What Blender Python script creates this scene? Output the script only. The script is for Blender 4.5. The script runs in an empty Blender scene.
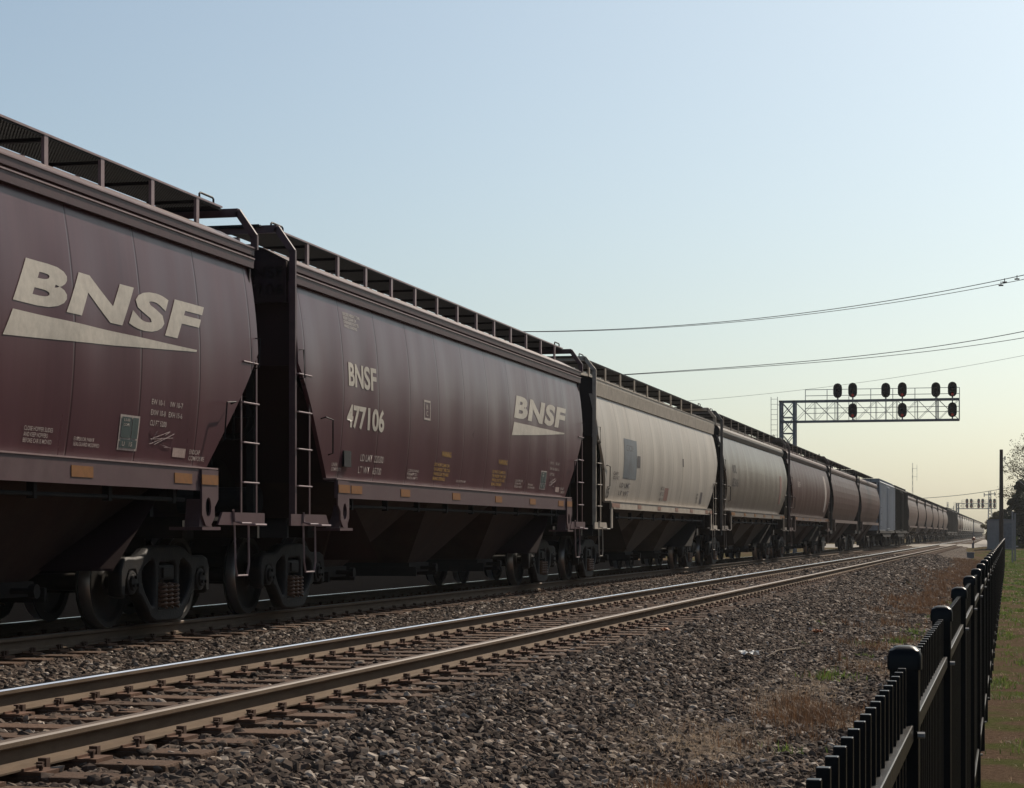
import bpy, bmesh, math, random
import numpy as np
from mathutils import Vector, Matrix
random.seed(7); RNG = np.random.default_rng(11)
R = math.radians
scene = bpy.context.scene
COL = scene.collection
# ------------------------------------------------------------------ camera constants
FPX = 2058.0; CZ = 1.70; YAW = R(13.57); HY = 533.5
cT, sT = math.cos(YAW), math.sin(YAW)
RT = 0.75            # rail top height
TX = -9.57           # train track centre
T1 = -5.22           # near track centre

def at(px, py, D):
    """world point seen at pixel (px,py) at depth D metres"""
    a = (px-512.0)/FPX*D
    return Vector((-sT*D + cT*a, cT*D + sT*a, CZ + (HY-py)/FPX*D))

# ------------------------------------------------------------------ materials
MATS = {}
def mat(name, col, rough=0.6, metal=0.0, var=0.12, scale=6.0, bump=0.0, bscale=60.0, spec=0.22,
        stretch=(1, 1, 1), dirt=None, dirt_amt=0.0, coat=0.0, objrand=0.0):
    if name in MATS: return MATS[name]
    m = bpy.data.materials.new(name); m.use_nodes = True
    nt = m.node_tree; N = nt.nodes; L = nt.links
    b = N['Principled BSDF']
    tc = N.new('ShaderNodeTexCoord'); mp = N.new('ShaderNodeMapping'); mp.inputs['Scale'].default_value = stretch
    L.new(tc.outputs['Object'], mp.inputs['Vector'])
    n = N.new('ShaderNodeTexNoise'); n.inputs['Scale'].default_value = scale; n.inputs['Detail'].default_value = 6
    n.inputs['Roughness'].default_value = 0.62
    L.new(mp.outputs[0], n.inputs['Vector'])
    cr = N.new('ShaderNodeMapRange'); cr.inputs[1].default_value = 0.3; cr.inputs[2].default_value = 0.7
    cr.inputs[3].default_value = 1-var; cr.inputs[4].default_value = 1+var
    L.new(n.outputs['Fac'], cr.inputs[0])
    mul = N.new('ShaderNodeMix'); mul.data_type = 'RGBA'; mul.blend_type = 'MULTIPLY'; mul.inputs[0].default_value = 1
    mul.inputs[6].default_value = (*col, 1)
    L.new(cr.outputs[0], mul.inputs[7])
    out = mul.outputs[2]
    if objrand > 0:
        oi = N.new('ShaderNodeObjectInfo'); r = N.new('ShaderNodeMapRange')
        r.inputs[3].default_value = 1-objrand; r.inputs[4].default_value = 1+objrand
        L.new(oi.outputs['Random'], r.inputs[0])
        m2 = N.new('ShaderNodeMix'); m2.data_type = 'RGBA'; m2.blend_type = 'MULTIPLY'; m2.inputs[0].default_value = 1
        L.new(out, m2.inputs[6]); L.new(r.outputs[0], m2.inputs[7]); out = m2.outputs[2]
    if dirt is not None:
        n2 = N.new('ShaderNodeTexNoise'); n2.inputs['Scale'].default_value = scale*0.45; n2.inputs['Detail'].default_value = 8
        n2.inputs['Roughness'].default_value = 0.7
        L.new(mp.outputs[0], n2.inputs['Vector'])
        r = N.new('ShaderNodeMapRange'); r.inputs[1].default_value = 0.45; r.inputs[2].default_value = 0.75
        r.inputs[3].default_value = 0; r.inputs[4].default_value = dirt_amt
        L.new(n2.outputs['Fac'], r.inputs[0])
        m3 = N.new('ShaderNodeMix'); m3.data_type = 'RGBA'; L.new(r.outputs[0], m3.inputs[0])
        L.new(out, m3.inputs[6]); m3.inputs[7].default_value = (*dirt, 1); out = m3.outputs[2]
    L.new(out, b.inputs['Base Color'])
    rr = N.new('ShaderNodeMapRange'); rr.inputs[3].default_value = max(0, rough-0.08); rr.inputs[4].default_value = min(1, rough+0.12)
    L.new(n.outputs['Fac'], rr.inputs[0]); L.new(rr.outputs[0], b.inputs['Roughness'])
    b.inputs['Metallic'].default_value = metal
    b.inputs['Specular IOR Level'].default_value = spec
    b.inputs['Coat Weight'].default_value = coat
    b.inputs['Coat Roughness'].default_value = 0.25
    if bump > 0:
        nb = N.new('ShaderNodeTexNoise'); nb.inputs['Scale'].default_value = bscale; nb.inputs['Detail'].default_value = 4
        L.new(tc.outputs['Object'], nb.inputs['Vector'])
        bp = N.new('ShaderNodeBump'); bp.inputs['Strength'].default_value = 1; bp.inputs['Distance'].default_value = bump
        L.new(nb.outputs['Fac'], bp.inputs['Height']); L.new(bp.outputs[0], b.inputs['Normal'])
    MATS[name] = m
    return m

def side_mat(name, col, dirt, amt, rough=0.36, pitch=1.45, seam=0.8, spec=0.5):
    """painted car side: vertical streaks, dust and thin weld seams"""
    m = mat(name, col, rough, 0, 0.10, 1.6, 0.0, spec=spec, stretch=(1, 1.5, 0.35), dirt=dirt, dirt_amt=amt)
    nt = m.node_tree; N = nt.nodes; L = nt.links; b = N['Principled BSDF']
    tc = N.new('ShaderNodeTexCoord'); sx = N.new('ShaderNodeSeparateXYZ'); L.new(tc.outputs['Object'], sx.inputs[0])
    # wobble of the seams
    md = N.new('ShaderNodeMath'); md.operation = 'ADD'; md.inputs[1].default_value = 100*pitch; L.new(sx.outputs['Y'], md.inputs[0])
    mo = N.new('ShaderNodeMath'); mo.operation = 'MODULO'; mo.inputs[1].default_value = pitch; L.new(md.outputs[0], mo.inputs[0])
    s1 = N.new('ShaderNodeMath'); s1.operation = 'SUBTRACT'; s1.inputs[1].default_value = pitch*0.5; L.new(mo.outputs[0], s1.inputs[0])
    ab = N.new('ShaderNodeMath'); ab.operation = 'ABSOLUTE'; L.new(s1.outputs[0], ab.inputs[0])
    r = N.new('ShaderNodeMapRange'); r.inputs[1].default_value = 0.0; r.inputs[2].default_value = 0.028
    r.inputs[3].default_value = seam; r.inputs[4].default_value = 0; r.interpolation_type = 'SMOOTHSTEP'
    L.new(ab.outputs[0], r.inputs[0])
    src = b.inputs['Base Color'].links[0].from_socket
    mx = N.new('ShaderNodeMix'); mx.data_type = 'RGBA'; L.new(r.outputs[0], mx.inputs[0]); L.new(src, mx.inputs[6])
    mx.inputs[7].default_value = (col[0]*0.35, col[1]*0.35, col[2]*0.35, 1)
    # fine vertical streaks of grime
    mp = N.new('ShaderNodeMapping'); mp.inputs['Scale'].default_value = (1, 14, 0.5); L.new(tc.outputs['Object'], mp.inputs[0])
    ns = N.new('ShaderNodeTexNoise'); ns.inputs['Scale'].default_value = 1.0; ns.inputs['Detail'].default_value = 5; L.new(mp.outputs[0], ns.inputs[0])
    rs = N.new('ShaderNodeMapRange'); rs.inputs[1].default_value = 0.35; rs.inputs[2].default_value = 0.65; rs.inputs[3].default_value = 0.95; rs.inputs[4].default_value = 1.04
    L.new(ns.outputs[0], rs.inputs[0])
    mm = N.new('ShaderNodeMix'); mm.data_type = 'RGBA'; mm.blend_type = 'MULTIPLY'; mm.inputs[0].default_value = 1
    L.new(mx.outputs[2], mm.inputs[6]); L.new(rs.outputs[0], mm.inputs[7]); L.new(mm.outputs[2], b.inputs['Base Color'])
    mpr = N.new('ShaderNodeMapping'); mpr.inputs['Scale'].default_value = (1, 5.0, 0.35); L.new(tc.outputs['Object'], mpr.inputs[0])
    nr = N.new('ShaderNodeTexNoise'); nr.inputs['Scale'].default_value = 1.3; nr.inputs['Detail'].default_value = 6; nr.inputs['Roughness'].default_value = 0.7; L.new(mpr.outputs[0], nr.inputs[0])
    rr_ = N.new('ShaderNodeMapRange'); rr_.inputs[1].default_value = 0.60; rr_.inputs[2].default_value = 0.74; rr_.inputs[3].default_value = 0; rr_.inputs[4].default_value = 0.42; L.new(nr.outputs[0], rr_.inputs[0])
    mr = N.new('ShaderNodeMix'); mr.data_type = 'RGBA'; L.new(rr_.outputs[0], mr.inputs[0]); L.new(mm.outputs[2], mr.inputs[6]); mr.inputs[7].default_value = (col[0]*0.4+0.02, col[1]*0.35+0.012, col[2]*0.3+0.008, 1)
    nsp = N.new('ShaderNodeTexNoise'); nsp.inputs['Scale'].default_value = 22; nsp.inputs['Detail'].default_value = 3; L.new(tc.outputs['Object'], nsp.inputs[0])
    rsp = N.new('ShaderNodeMapRange'); rsp.inputs[1].default_value = 0.70; rsp.inputs[2].default_value = 0.76; rsp.inputs[4].default_value = 0.5; L.new(nsp.outputs[0], rsp.inputs[0])
    ms2 = N.new('ShaderNodeMix'); ms2.data_type = 'RGBA'; L.new(rsp.outputs[0], ms2.inputs[0]); L.new(mr.outputs[2], ms2.inputs[6]); ms2.inputs[7].default_value = (0.09, 0.045, 0.025, 1)
    L.new(ms2.outputs[2], b.inputs['Base Color'])
    bp = N.new('ShaderNodeBump'); bp.inputs['Distance'].default_value = 0.004; bp.invert = True; bp.inputs['Strength'].default_value = 0.8
    L.new(r.outputs[0], bp.inputs['Height'])
    mp2 = N.new('ShaderNodeMapping'); mp2.inputs['Scale'].default_value = (1, 1.3, 0.55); L.new(tc.outputs['Object'], mp2.inputs[0])
    n3 = N.new('ShaderNodeTexNoise'); n3.inputs['Scale'].default_value = 1.5; n3.inputs['Detail'].default_value = 0; L.new(mp2.outputs[0], n3.inputs[0])
    bp2 = N.new('ShaderNodeBump'); bp2.inputs['Distance'].default_value = 0.012; bp2.inputs['Strength'].default_value = 0.7
    L.new(n3.outputs[0], bp2.inputs['Height']); L.new(bp.outputs[0], bp2.inputs['Normal'])
    L.new(bp2.outputs[0], b.inputs['Normal'])
    return m

MAROON = (0.083, 0.037, 0.045)
M_mar = side_mat('maroon_paint', MAROON, (0.11, 0.05, 0.05), 0.35, 0.29, spec=0.16)
M_mar2 = side_mat('faded_maroon_paint', (0.075, 0.036, 0.032), (0.10, 0.065, 0.055), 0.6, 0.4, spec=0.1)
M_pink = side_mat('bleached_maroon_paint', (0.115, 0.070, 0.060), (0.14, 0.10, 0.085), 0.6, 0.42, spec=0.15)
M_cream = side_mat('cream_grey_paint', (0.42, 0.38, 0.33), (0.30, 0.26, 0.215), 0.6, 0.45, spec=0.25)
M_taupe = side_mat('taupe_grey_paint', (0.19, 0.162, 0.138), (0.135, 0.113, 0.095), 0.7, 0.33, spec=0.18)
M_lgrey = side_mat('light_grey_paint', (0.36, 0.385, 0.42), (0.2, 0.2, 0.2), 0.6, 0.5, seam=0.2)
M_dkgreen = side_mat('dark_green_paint', (0.014, 0.015, 0.012), (0.03, 0.027, 0.02), 0.6, 0.6, seam=0.2, spec=0.08)
M_trimmar = mat('maroon_trim', (0.092, 0.054, 0.058), 0.42, 0, 0.15, 9, dirt=(0.115, 0.082, 0.08), dirt_amt=0.5)
M_lipmar = mat('maroon_edge_highlight', (0.27, 0.19, 0.185), 0.35, 0, 0.2, 8)  # lighter copy of the trim colour, painting in the highlight on edges
M_trimcr = mat('cream_trim', (0.40, 0.35, 0.29), 0.5, 0, 0.15, 9, dirt=(0.2, 0.16, 0.13), dirt_amt=0.6)
M_trimtp = mat('taupe_trim', (0.17, 0.145, 0.122), 0.5, 0, 0.15, 9, dirt=(0.2, 0.16, 0.13), dirt_amt=0.6)
M_trimpk = mat('bleached_trim', (0.14, 0.10, 0.088), 0.5, 0, 0.15, 9)
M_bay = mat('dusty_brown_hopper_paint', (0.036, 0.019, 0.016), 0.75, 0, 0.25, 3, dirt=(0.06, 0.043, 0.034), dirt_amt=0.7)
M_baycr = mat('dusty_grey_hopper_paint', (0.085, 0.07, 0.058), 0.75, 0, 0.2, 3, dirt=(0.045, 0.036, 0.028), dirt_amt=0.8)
M_under = mat('grimy_underframe', (0.012, 0.011, 0.0105), 0.8, 0, 0.3, 10, dirt=(0.026, 0.02, 0.016), dirt_amt=0.6)
M_endmar = mat('shaded_maroon_end', (0.022, 0.009, 0.010), 0.6, 0, 0.2, 4)  # maroon darkened to paint in the shade on the car ends
M_endgr = mat('dark_end_paint', (0.02, 0.018, 0.017), 0.65, 0, 0.2, 4)  # near-black colour for car ends, much darker than most of their sides
M_grate = mat('grating_steel', (0.012, 0.012, 0.013), 0.6, 0.1, 0.2, 20)
M_cast = mat('cast_steel', (0.008, 0.0078, 0.0085), 0.6, 0.0, 0.3, 14, 0.004, 40, dirt=(0.035, 0.024, 0.018), dirt_amt=0.5)
M_wheel = mat('wheel_steel', (0.010, 0.009, 0.008), 0.55, 0.0, 0.3, 8, dirt=(0.03, 0.02, 0.014), dirt_amt=0.5)
M_tread = mat('polished_tread', (0.35, 0.33, 0.32), 0.3, 0.9, 0.1, 8)
M_spring = mat('rusty_spring', (0.13, 0.075, 0.05), 0.5, 0.2, 0.3, 30)
M_decal = mat('cream_lettering', (0.46, 0.42, 0.36), 0.5, 0, 0.12, 12, dirt=(0.27, 0.225, 0.19), dirt_amt=0.5)
M_small = mat('dusty_white_stencil', (0.36, 0.31, 0.28), 0.6, 0, 0.3, 20)
M_faint = mat('faint_end_stencil', (0.17, 0.12, 0.125), 0.6, 0, 0.2, 20)
M_yellow = mat('yellow_stencil', (0.34, 0.20, 0.05), 0.6, 0, 0.3, 20)
M_dkst = mat('dark_stencil', (0.09, 0.08, 0.08), 0.6, 0, 0.3, 20)
M_blue = mat('blue_grey_patch', (0.14, 0.155, 0.17), 0.5, 0, 0.2, 4, dirt=(0.10, 0.09, 0.09), dirt_amt=0.8)
M_redst = mat('reddish_stencil', (0.22, 0.12, 0.10), 0.6, 0, 0.2, 20)
M_board = mat('green_grey_panel', (0.055, 0.075, 0.072), 0.5, 0, 0.15, 12)
M_orange = mat('amber_reflector', (0.20, 0.085, 0.022), 0.5, 0, 0.2, 14, dirt=(0.2, 0.08, 0.03), dirt_amt=0.6)
M_pinkref = mat('dull_red_reflector', (0.26, 0.15, 0.115), 0.4, 0, 0.2, 14)
M_sticker = mat('pale_sticker', (0.35, 0.27, 0.24), 0.5, 0, 0.2, 30)

def rail_mat(shiny):
    m = mat('rail_steel_shiny' if shiny else 'rail_steel_dull', (0.135, 0.097, 0.067), 0.8, 0.0, 0.15, 5, 0.0015, 90,
            stretch=(4, 0.7, 4), dirt=(0.06, 0.04, 0.026), dirt_amt=0.6, spec=0.08)
    return m
M_rail = rail_mat(False)
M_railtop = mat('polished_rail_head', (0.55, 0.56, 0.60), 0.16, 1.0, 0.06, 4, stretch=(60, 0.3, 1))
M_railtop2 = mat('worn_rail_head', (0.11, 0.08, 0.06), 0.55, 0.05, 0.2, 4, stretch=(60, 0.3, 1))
M_tie = mat('weathered_tie_wood', (0.078, 0.044, 0.027), 0.9, 0, 0.35, 5, 0.012, 30, stretch=(1, 12, 6), objrand=0.25)
M_plate = mat('rusty_tie_plate', (0.105, 0.055, 0.034), 0.85, 0, 0.3, 14, 0.002, 60, objrand=0.15)
M_spike = mat('rusty_spike', (0.075, 0.042, 0.028), 0.75, 0.1, 0.3, 20)
M_fence = mat('black_fence_paint', (0.006, 0.006, 0.007), 0.34, 0, 0.2, 25, 0.0004, 120, spec=0.16)
M_galv = mat('galvanised_steel', (0.26, 0.265, 0.275), 0.5, 0.3, 0.15, 5)
M_dgalv = mat('dark_weathered_steel', (0.17, 0.18, 0.20), 0.6, 0.0, 0.2, 5)
M_sigblk = mat('signal_black', (0.012, 0.012, 0.013), 0.5, 0, 0.1, 8)
M_pole = mat('creosoted_pole_wood', (0.045, 0.032, 0.025), 0.85, 0, 0.3, 3, 0.01, 20, stretch=(6, 6, 0.4))
M_wire = mat('aluminium_wire', (0.10, 0.10, 0.11), 0.5, 0.5, 0.05, 5)
M_hut = mat('aluminium_hut', (0.26, 0.26, 0.265), 0.5, 0.3, 0.1, 3, stretch=(1, 1, 0.3), dirt=(0.10, 0.09, 0.08), dirt_amt=0.5)
M_asphalt = mat('asphalt', (0.10, 0.095, 0.09), 0.85, 0, 0.15, 2, 0.004, 30)
M_conc = mat('concrete', (0.27, 0.245, 0.21), 0.85, 0, 0.12, 2, 0.004, 30)
M_bark = mat('bark', (0.05, 0.038, 0.03), 0.9, 0, 0.3, 6, 0.01, 20)
M_trash = mat('white_paper', (0.75, 0.74, 0.70), 0.6, 0, 0.05, 8)
M_rust = mat('orange_rubbish', (0.35, 0.13, 0.05), 0.6, 0, 0.2, 12)
M_stick = mat('dead_wood', (0.10, 0.075, 0.055), 0.85, 0, 0.3, 20)

def leaf_mat(name, c1, c2, trans=0.25):
    m = bpy.data.materials.new(name); m.use_nodes = True
    nt = m.node_tree; N = nt.nodes; L = nt.links; b = N['Principled BSDF']
    g = N.new('ShaderNodeNewGeometry'); tc = N.new('ShaderNodeTexCoord')
    n = N.new('ShaderNodeTexNoise'); n.inputs['Scale'].default_value = 1.3; n.inputs['Detail'].default_value = 3
    L.new(tc.outputs['Object'], n.inputs[0])
    ad = N.new('ShaderNodeMath'); ad.operation = 'ADD'; L.new(g.outputs['Random Per Island'], ad.inputs[0]); L.new(n.outputs[0], ad.inputs[1])
    r = N.new('ShaderNodeMapRange'); r.inputs[1].default_value = 0.3; r.inputs[2].default_value = 1.6; L.new(ad.outputs[0], r.inputs[0])
    mx = N.new('ShaderNodeMix'); mx.data_type = 'RGBA'; L.new(r.outputs[0], mx.inputs[0])
    mx.inputs[6].default_value = (*c1, 1); mx.inputs[7].default_value = (*c2, 1)
    L.new(mx.outputs[2], b.inputs['Base Color']); b.inputs['Roughness'].default_value = 0.6
    b.inputs['Specular IOR Level'].default_value = 0.3
    t = N.new('ShaderNodeBsdfTranslucent'); L.new(mx.outputs[2], t.inputs[0])
    ms = N.new('ShaderNodeMixShader'); ms.inputs[0].default_value = trans
    L.new(b.outputs[0], ms.inputs[1]); L.new(t.outputs[0], ms.inputs[2]); L.new(ms.outputs[0], N['Material Output'].inputs[0])
    return m
M_dry = leaf_mat('dry_grass_blades', (0.21, 0.155, 0.105), (0.42, 0.325, 0.235), 0.4)
M_drybr = leaf_mat('rusty_weed_blades', (0.085, 0.046, 0.026), (0.22, 0.13, 0.075), 0.25)
M_green = leaf_mat('green_grass_blades', (0.055, 0.095, 0.018), (0.17, 0.23, 0.055), 0.35)
M_leafd = leaf_mat('dark_leaves', (0.018, 0.030, 0.014), (0.05, 0.065, 0.025), 0.15)
M_leafy = leaf_mat('yellowing_leaves', (0.05, 0.055, 0.022), (0.15, 0.12, 0.05), 0.3)
M_leafn = leaf_mat('needles', (0.016, 0.026, 0.014), (0.04, 0.05, 0.028), 0.1)

def emis(name, col, s):
    m = bpy.data.materials.new(name); m.use_nodes = True
    b = m.node_tree.nodes['Principled BSDF']; b.inputs['Base Color'].default_value = (*col, 1)
    b.inputs['Emission Color'].default_value = (*col, 1); b.inputs['Emission Strength'].default_value = s
    return m
M_red = emis('lit_red_lens', (0.4, 0.04, 0.03), 0.15)
M_dlens = mat('unlit_lens', (0.03, 0.02, 0.02), 0.15)

# ------------------------------------------------------------------ object helpers
def tag(o, label=None, cat=None, group=None, kind=None):
    if label: o['label'] = label
    if cat: o['category'] = cat
    if group: o['group'] = group
    if kind: o['kind'] = kind
    return o
def empty(name, loc, rz=0):
    o = bpy.data.objects.new(name, None); COL.objects.link(o); o.location = loc; o.rotation_euler = (0, 0, rz)
    o.empty_display_size = 0.3
    return o
class MB:
    def __init__(s): s.v = []; s.f = []; s.mi = []; s.m = 0
    def face(s, pts):
        i = len(s.v); s.v += [tuple(p) for p in pts]; s.f.append(tuple(range(i, i+len(pts)))); s.mi.append(s.m)
    def add(s, vs, fs):
        i = len(s.v); s.v += [tuple(p) for p in vs]
        for f in fs: s.f.append(tuple(i+k for k in f)); s.mi.append(s.m)
    def box(s, x0, x1, y0, y1, z0, z1):
        s.add([(x0,y0,z0),(x1,y0,z0),(x1,y1,z0),(x0,y1,z0),(x0,y0,z1),(x1,y0,z1),(x1,y1,z1),(x0,y1,z1)],
              [(0,3,2,1),(4,5,6,7),(0,1,5,4),(1,2,6,5),(2,3,7,6),(3,0,4,7)])
    def bar(s, a, b, r=0.01, n=6, r2=None, cap=True):
        a = Vector(a); b = Vector(b); d = (b-a)
        if d.length < 1e-6: return
        r2 = r if r2 is None else r2
        q = d.to_track_quat('Z', 'Y'); vs = []
        for (c, rr) in ((a, r), (b, r2)):
            for k in range(n):
                t = 2*math.pi*(k+0.5)/n
                vs.append(c + q @ Vector((math.cos(t)*rr, math.sin(t)*rr, 0)))
        fs = [(k, (k+1) % n, n+(k+1) % n, n+k) for k in range(n)]
        if cap: fs += [tuple(range(n-1, -1, -1)), tuple(range(n, 2*n))]
        s.add(vs, fs)
    def tube(s, pts, r=0.01, n=6):
        pts = [Vector(p) for p in pts]; rings = []
        for i, p in enumerate(pts):
            d = (pts[min(i+1, len(pts)-1)] - pts[max(i-1, 0)])
            q = d.to_track_quat('Z', 'Y')
            rr = r[i] if isinstance(r, (list, tuple)) else r
            rings.append([p + q @ Vector((math.cos(2*math.pi*k/n)*rr, math.sin(2*math.pi*k/n)*rr, 0)) for k in range(n)])
        vs = [v for rg in rings for v in rg]; fs = []
        for i in range(len(pts)-1):
            for k in range(n): fs.append((i*n+k, i*n+(k+1) % n, (i+1)*n+(k+1) % n, (i+1)*n+k))
        fs += [tuple(range(n-1, -1, -1)), tuple(range((len(pts)-1)*n, len(pts)*n))]
        s.add(vs, fs)
    def beam(s, a, b, w, h, up=(0, 0, 1)):
        """rectangular bar from a to b, w sideways, h along 'up'"""
        a = Vector(a); b = Vector(b); d = (b-a).normalized(); up = Vector(up)
        sd = d.cross(up)
        if sd.length < 1e-4: sd = d.cross(Vector((1, 0, 0)))
        sd.normalize(); u = sd.cross(d).normalized()
        vs = []
        for c in (a, b):
            for (i, j) in ((-1,-1),(1,-1),(1,1),(-1,1)): vs.append(c + sd*i*w/2 + u*j*h/2)
        s.add(vs, [(0,3,2,1),(4,5,6,7),(0,1,5,4),(1,2,6,5),(2,3,7,6),(3,0,4,7)])
    def prism(s, poly, axis, a0, a1):
        """poly: list of 2d points; axis 'x','y','z' extrude dir between a0,a1"""
        n = len(poly); vs = []
        for a in (a0, a1):
            for (p, q) in poly:
                vs.append({'x': (a, p, q), 'y': (p, a, q), 'z': (p, q, a)}[axis])
        fs = [tuple(range(n-1, -1, -1)), tuple(range(n, 2*n))] + [(k, (k+1) % n, n+(k+1) % n, n+k) for k in range(n)]
        s.add(vs, fs)
    def loft(s, poly, ys, close=False):
        """poly of (x,z) swept over list of y"""
        n = len(poly); vs = [(x, y, z) for y in ys for (x, z) in poly]; fs = []
        m = n if close else n-1
        for i in range(len(ys)-1):
            for k in range(m): fs.append((i*n+k, i*n+(k+1) % n, (i+1)*n+(k+1) % n, (i+1)*n+k))
        s.add(vs, fs)
    def lathe(s, prof, axis='x', c=(0,0,0), n=32):
        """prof list of (a along axis, radius)"""
        vs = []; m = len(prof)
        for k in range(n):
            t = 2*math.pi*k/n
            for (a, r) in prof:
                p = (a, r*math.cos(t), r*math.sin(t)) if axis == 'x' else ((r*math.cos(t), r*math.sin(t), a) if axis == 'z' else (r*math.cos(t), a, r*math.sin(t)))
                vs.append((p[0]+c[0], p[1]+c[1], p[2]+c[2]))
        fs = []
        for k in range(n):
            for j in range(m-1): fs.append((k*m+j, k*m+j+1, ((k+1) % n)*m+j+1, ((k+1) % n)*m+j))
        s.add(vs, fs)
    def mesh(s, name, mats, smooth=False, bevel=0):
        me = bpy.data.meshes.new(name); me.from_pydata(s.v, [], s.f)
        for m_ in (mats if isinstance(mats, (list, tuple)) else [mats]): me.materials.append(m_)
        if any(s.mi): me.polygons.foreach_set('material_index', s.mi)
        bm = bmesh.new(); bm.from_mesh(me); bmesh.ops.recalc_face_normals(bm, faces=bm.faces)
        if bevel > 0:
            bmesh.ops.bevel(bm, geom=[e for e in bm.edges if e.is_manifold and e.calc_face_angle(0) > 0.6], offset=bevel, segments=2, affect='EDGES', profile=0.6, clamp_overlap=True)
        bm.to_mesh(me); bm.free()
        if smooth:
            me.shade_smooth()
            try: me.set_sharp_from_angle(angle=R(35))
            except Exception: pass
        me.update()
        return me
    def build(s, name, mats, parent=None, loc=None, smooth=False, bevel=0):
        return link(name, s.mesh(name, mats, smooth, bevel), parent, loc)
def link(name, me, parent=None, loc=None, rz=None, label=None):
    o = bpy.data.objects.new(name, me); COL.objects.link(o)
    if parent: o.parent = parent
    if loc is not None: o.location = loc
    if rz is not None: o.rotation_euler = (0, 0, rz)
    if label: o['label'] = label
    return o
def copy_tree(o, parent=None, skip=()):
    c = o.copy(); COL.objects.link(c); c.parent = parent
    for ch in KIDS(o):
        if ch.name.split('.')[0] not in skip: copy_tree(ch, c, skip)
    return c
def KIDS(o):
    return [c for c in list(COL.objects) if c.parent == o] if o not in KCACHE else KCACHE[o]
KCACHE = {}
def cache(root, objs):
    KCACHE[root] = [c for c in objs if c.parent == root]
    for c in KCACHE[root]: cache(c, objs)

# ------------------------------------------------------------------ 2D curve (with holes) to mesh
def plate_mesh(name, loops, thick, material, bevel=0.0):
    cu = bpy.data.curves.new(name, 'CURVE'); cu.dimensions = '2D'; cu.fill_mode = 'BOTH'; cu.extrude = thick/2
    cu.bevel_depth = bevel; cu.bevel_resolution = 1
    for lp in loops:
        sp = cu.splines.new('POLY'); sp.points.add(len(lp)-1)
        for i, p in enumerate(lp): sp.points[i].co = (p[0], p[1], 0, 1)
        sp.use_cyclic_u = True
    o = bpy.data.objects.new(name, cu); COL.objects.link(o)
    dg = bpy.context.evaluated_depsgraph_get(); me = bpy.data.meshes.new_from_object(o.evaluated_get(dg))
    bpy.data.objects.remove(o); bpy.data.curves.remove(cu)
    # local (u,v,w) -> (x=w, y=u, z=v)
    for v in me.vertices: v.co = Vector((v.co.z, v.co.x, v.co.y))
    me.materials.clear(); me.materials.append(material); me.name = name
    return me
def circ(cx, cy, r, n=16, ry=None):
    ry = r if ry is None else ry
    return [(cx+math.cos(2*math.pi*k/n)*r, cy+math.sin(2*math.pi*k/n)*ry) for k in range(n)]

# ------------------------------------------------------------------ text wrapped on a surface
def raw_text(body, offset=0.0, space=1.0, line=1.0, align='LEFT'):
    cu = bpy.data.curves.new('txt', 'FONT'); cu.body = body; cu.size = 1.0; cu.offset = offset; cu.resolution_u = 4
    cu.space_character = space; cu.space_line = line; cu.align_x = align; cu.fill_mode = 'FRONT'
    o = bpy.data.objects.new('txt', cu); COL.objects.link(o)
    dg = bpy.context.evaluated_depsgraph_get(); me = bpy.data.meshes.new_from_object(o.evaluated_get(dg))
    bpy.data.objects.remove(o); bpy.data.curves.remove(cu)
    return me
def wrap(me_or_polys, y0, y1, z0, z1, surf, slant=0.0, off=0.004, material=None, name='lettering', parent=None, cuts=True, side=1):
    """fit 2d mesh into box [y0,y1]x[z0,z1] on surface x=surf(y,z)"""
    bm = bmesh.new()
    if isinstance(me_or_polys, bpy.types.Mesh):
        bm.from_mesh(me_or_polys); bpy.data.meshes.remove(me_or_polys)
        us = [v.co.x for v in bm.verts]; vs = [v.co.y for v in bm.verts]
        u0, u1, w0, w1 = min(us), max(us), min(vs), max(vs)
        for v in bm.verts:
            zz = (v.co.y-w0)/(w1-w0)
            v.co = Vector(((y0 + (v.co.x-u0)/(u1-u0)*(y1-y0-slant) + slant*zz), z0+zz*(z1-z0), 0))
    else:
        for poly in me_or_polys:
            bm.faces.new([bm.verts.new((p[0], p[1], 0)) for p in poly])
    if cuts:
        k = math.floor(z0/0.06)*0.06
        while k < z1+0.06:
            bmesh.ops.bisect_plane(bm, geom=bm.verts[:]+bm.edges[:]+bm.faces[:], plane_co=(0, k, 0), plane_no=(0, 1, 0)); k += 0.06
        k = math.floor(y0/0.15)*0.15
        while k < y1+0.15:
            bmesh.ops.bisect_plane(bm, geom=bm.verts[:]+bm.edges[:]+bm.faces[:], plane_co=(k, 0, 0), plane_no=(1, 0, 0)); k += 0.15
    for v in bm.verts:
        y, z = v.co.x, v.co.y
        v.co = Vector((side*(surf(y*side, z)+off), y*side, z))
    bm.normal_update()
    fl = [f for f in bm.faces if f.normal.x*side < 0]
    bmesh.ops.reverse_faces(bm, faces=fl)
    me = bpy.data.meshes.new(name); bm.to_mesh(me); bm.free(); me.materials.append(material)
    return link(name, me, parent)

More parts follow.
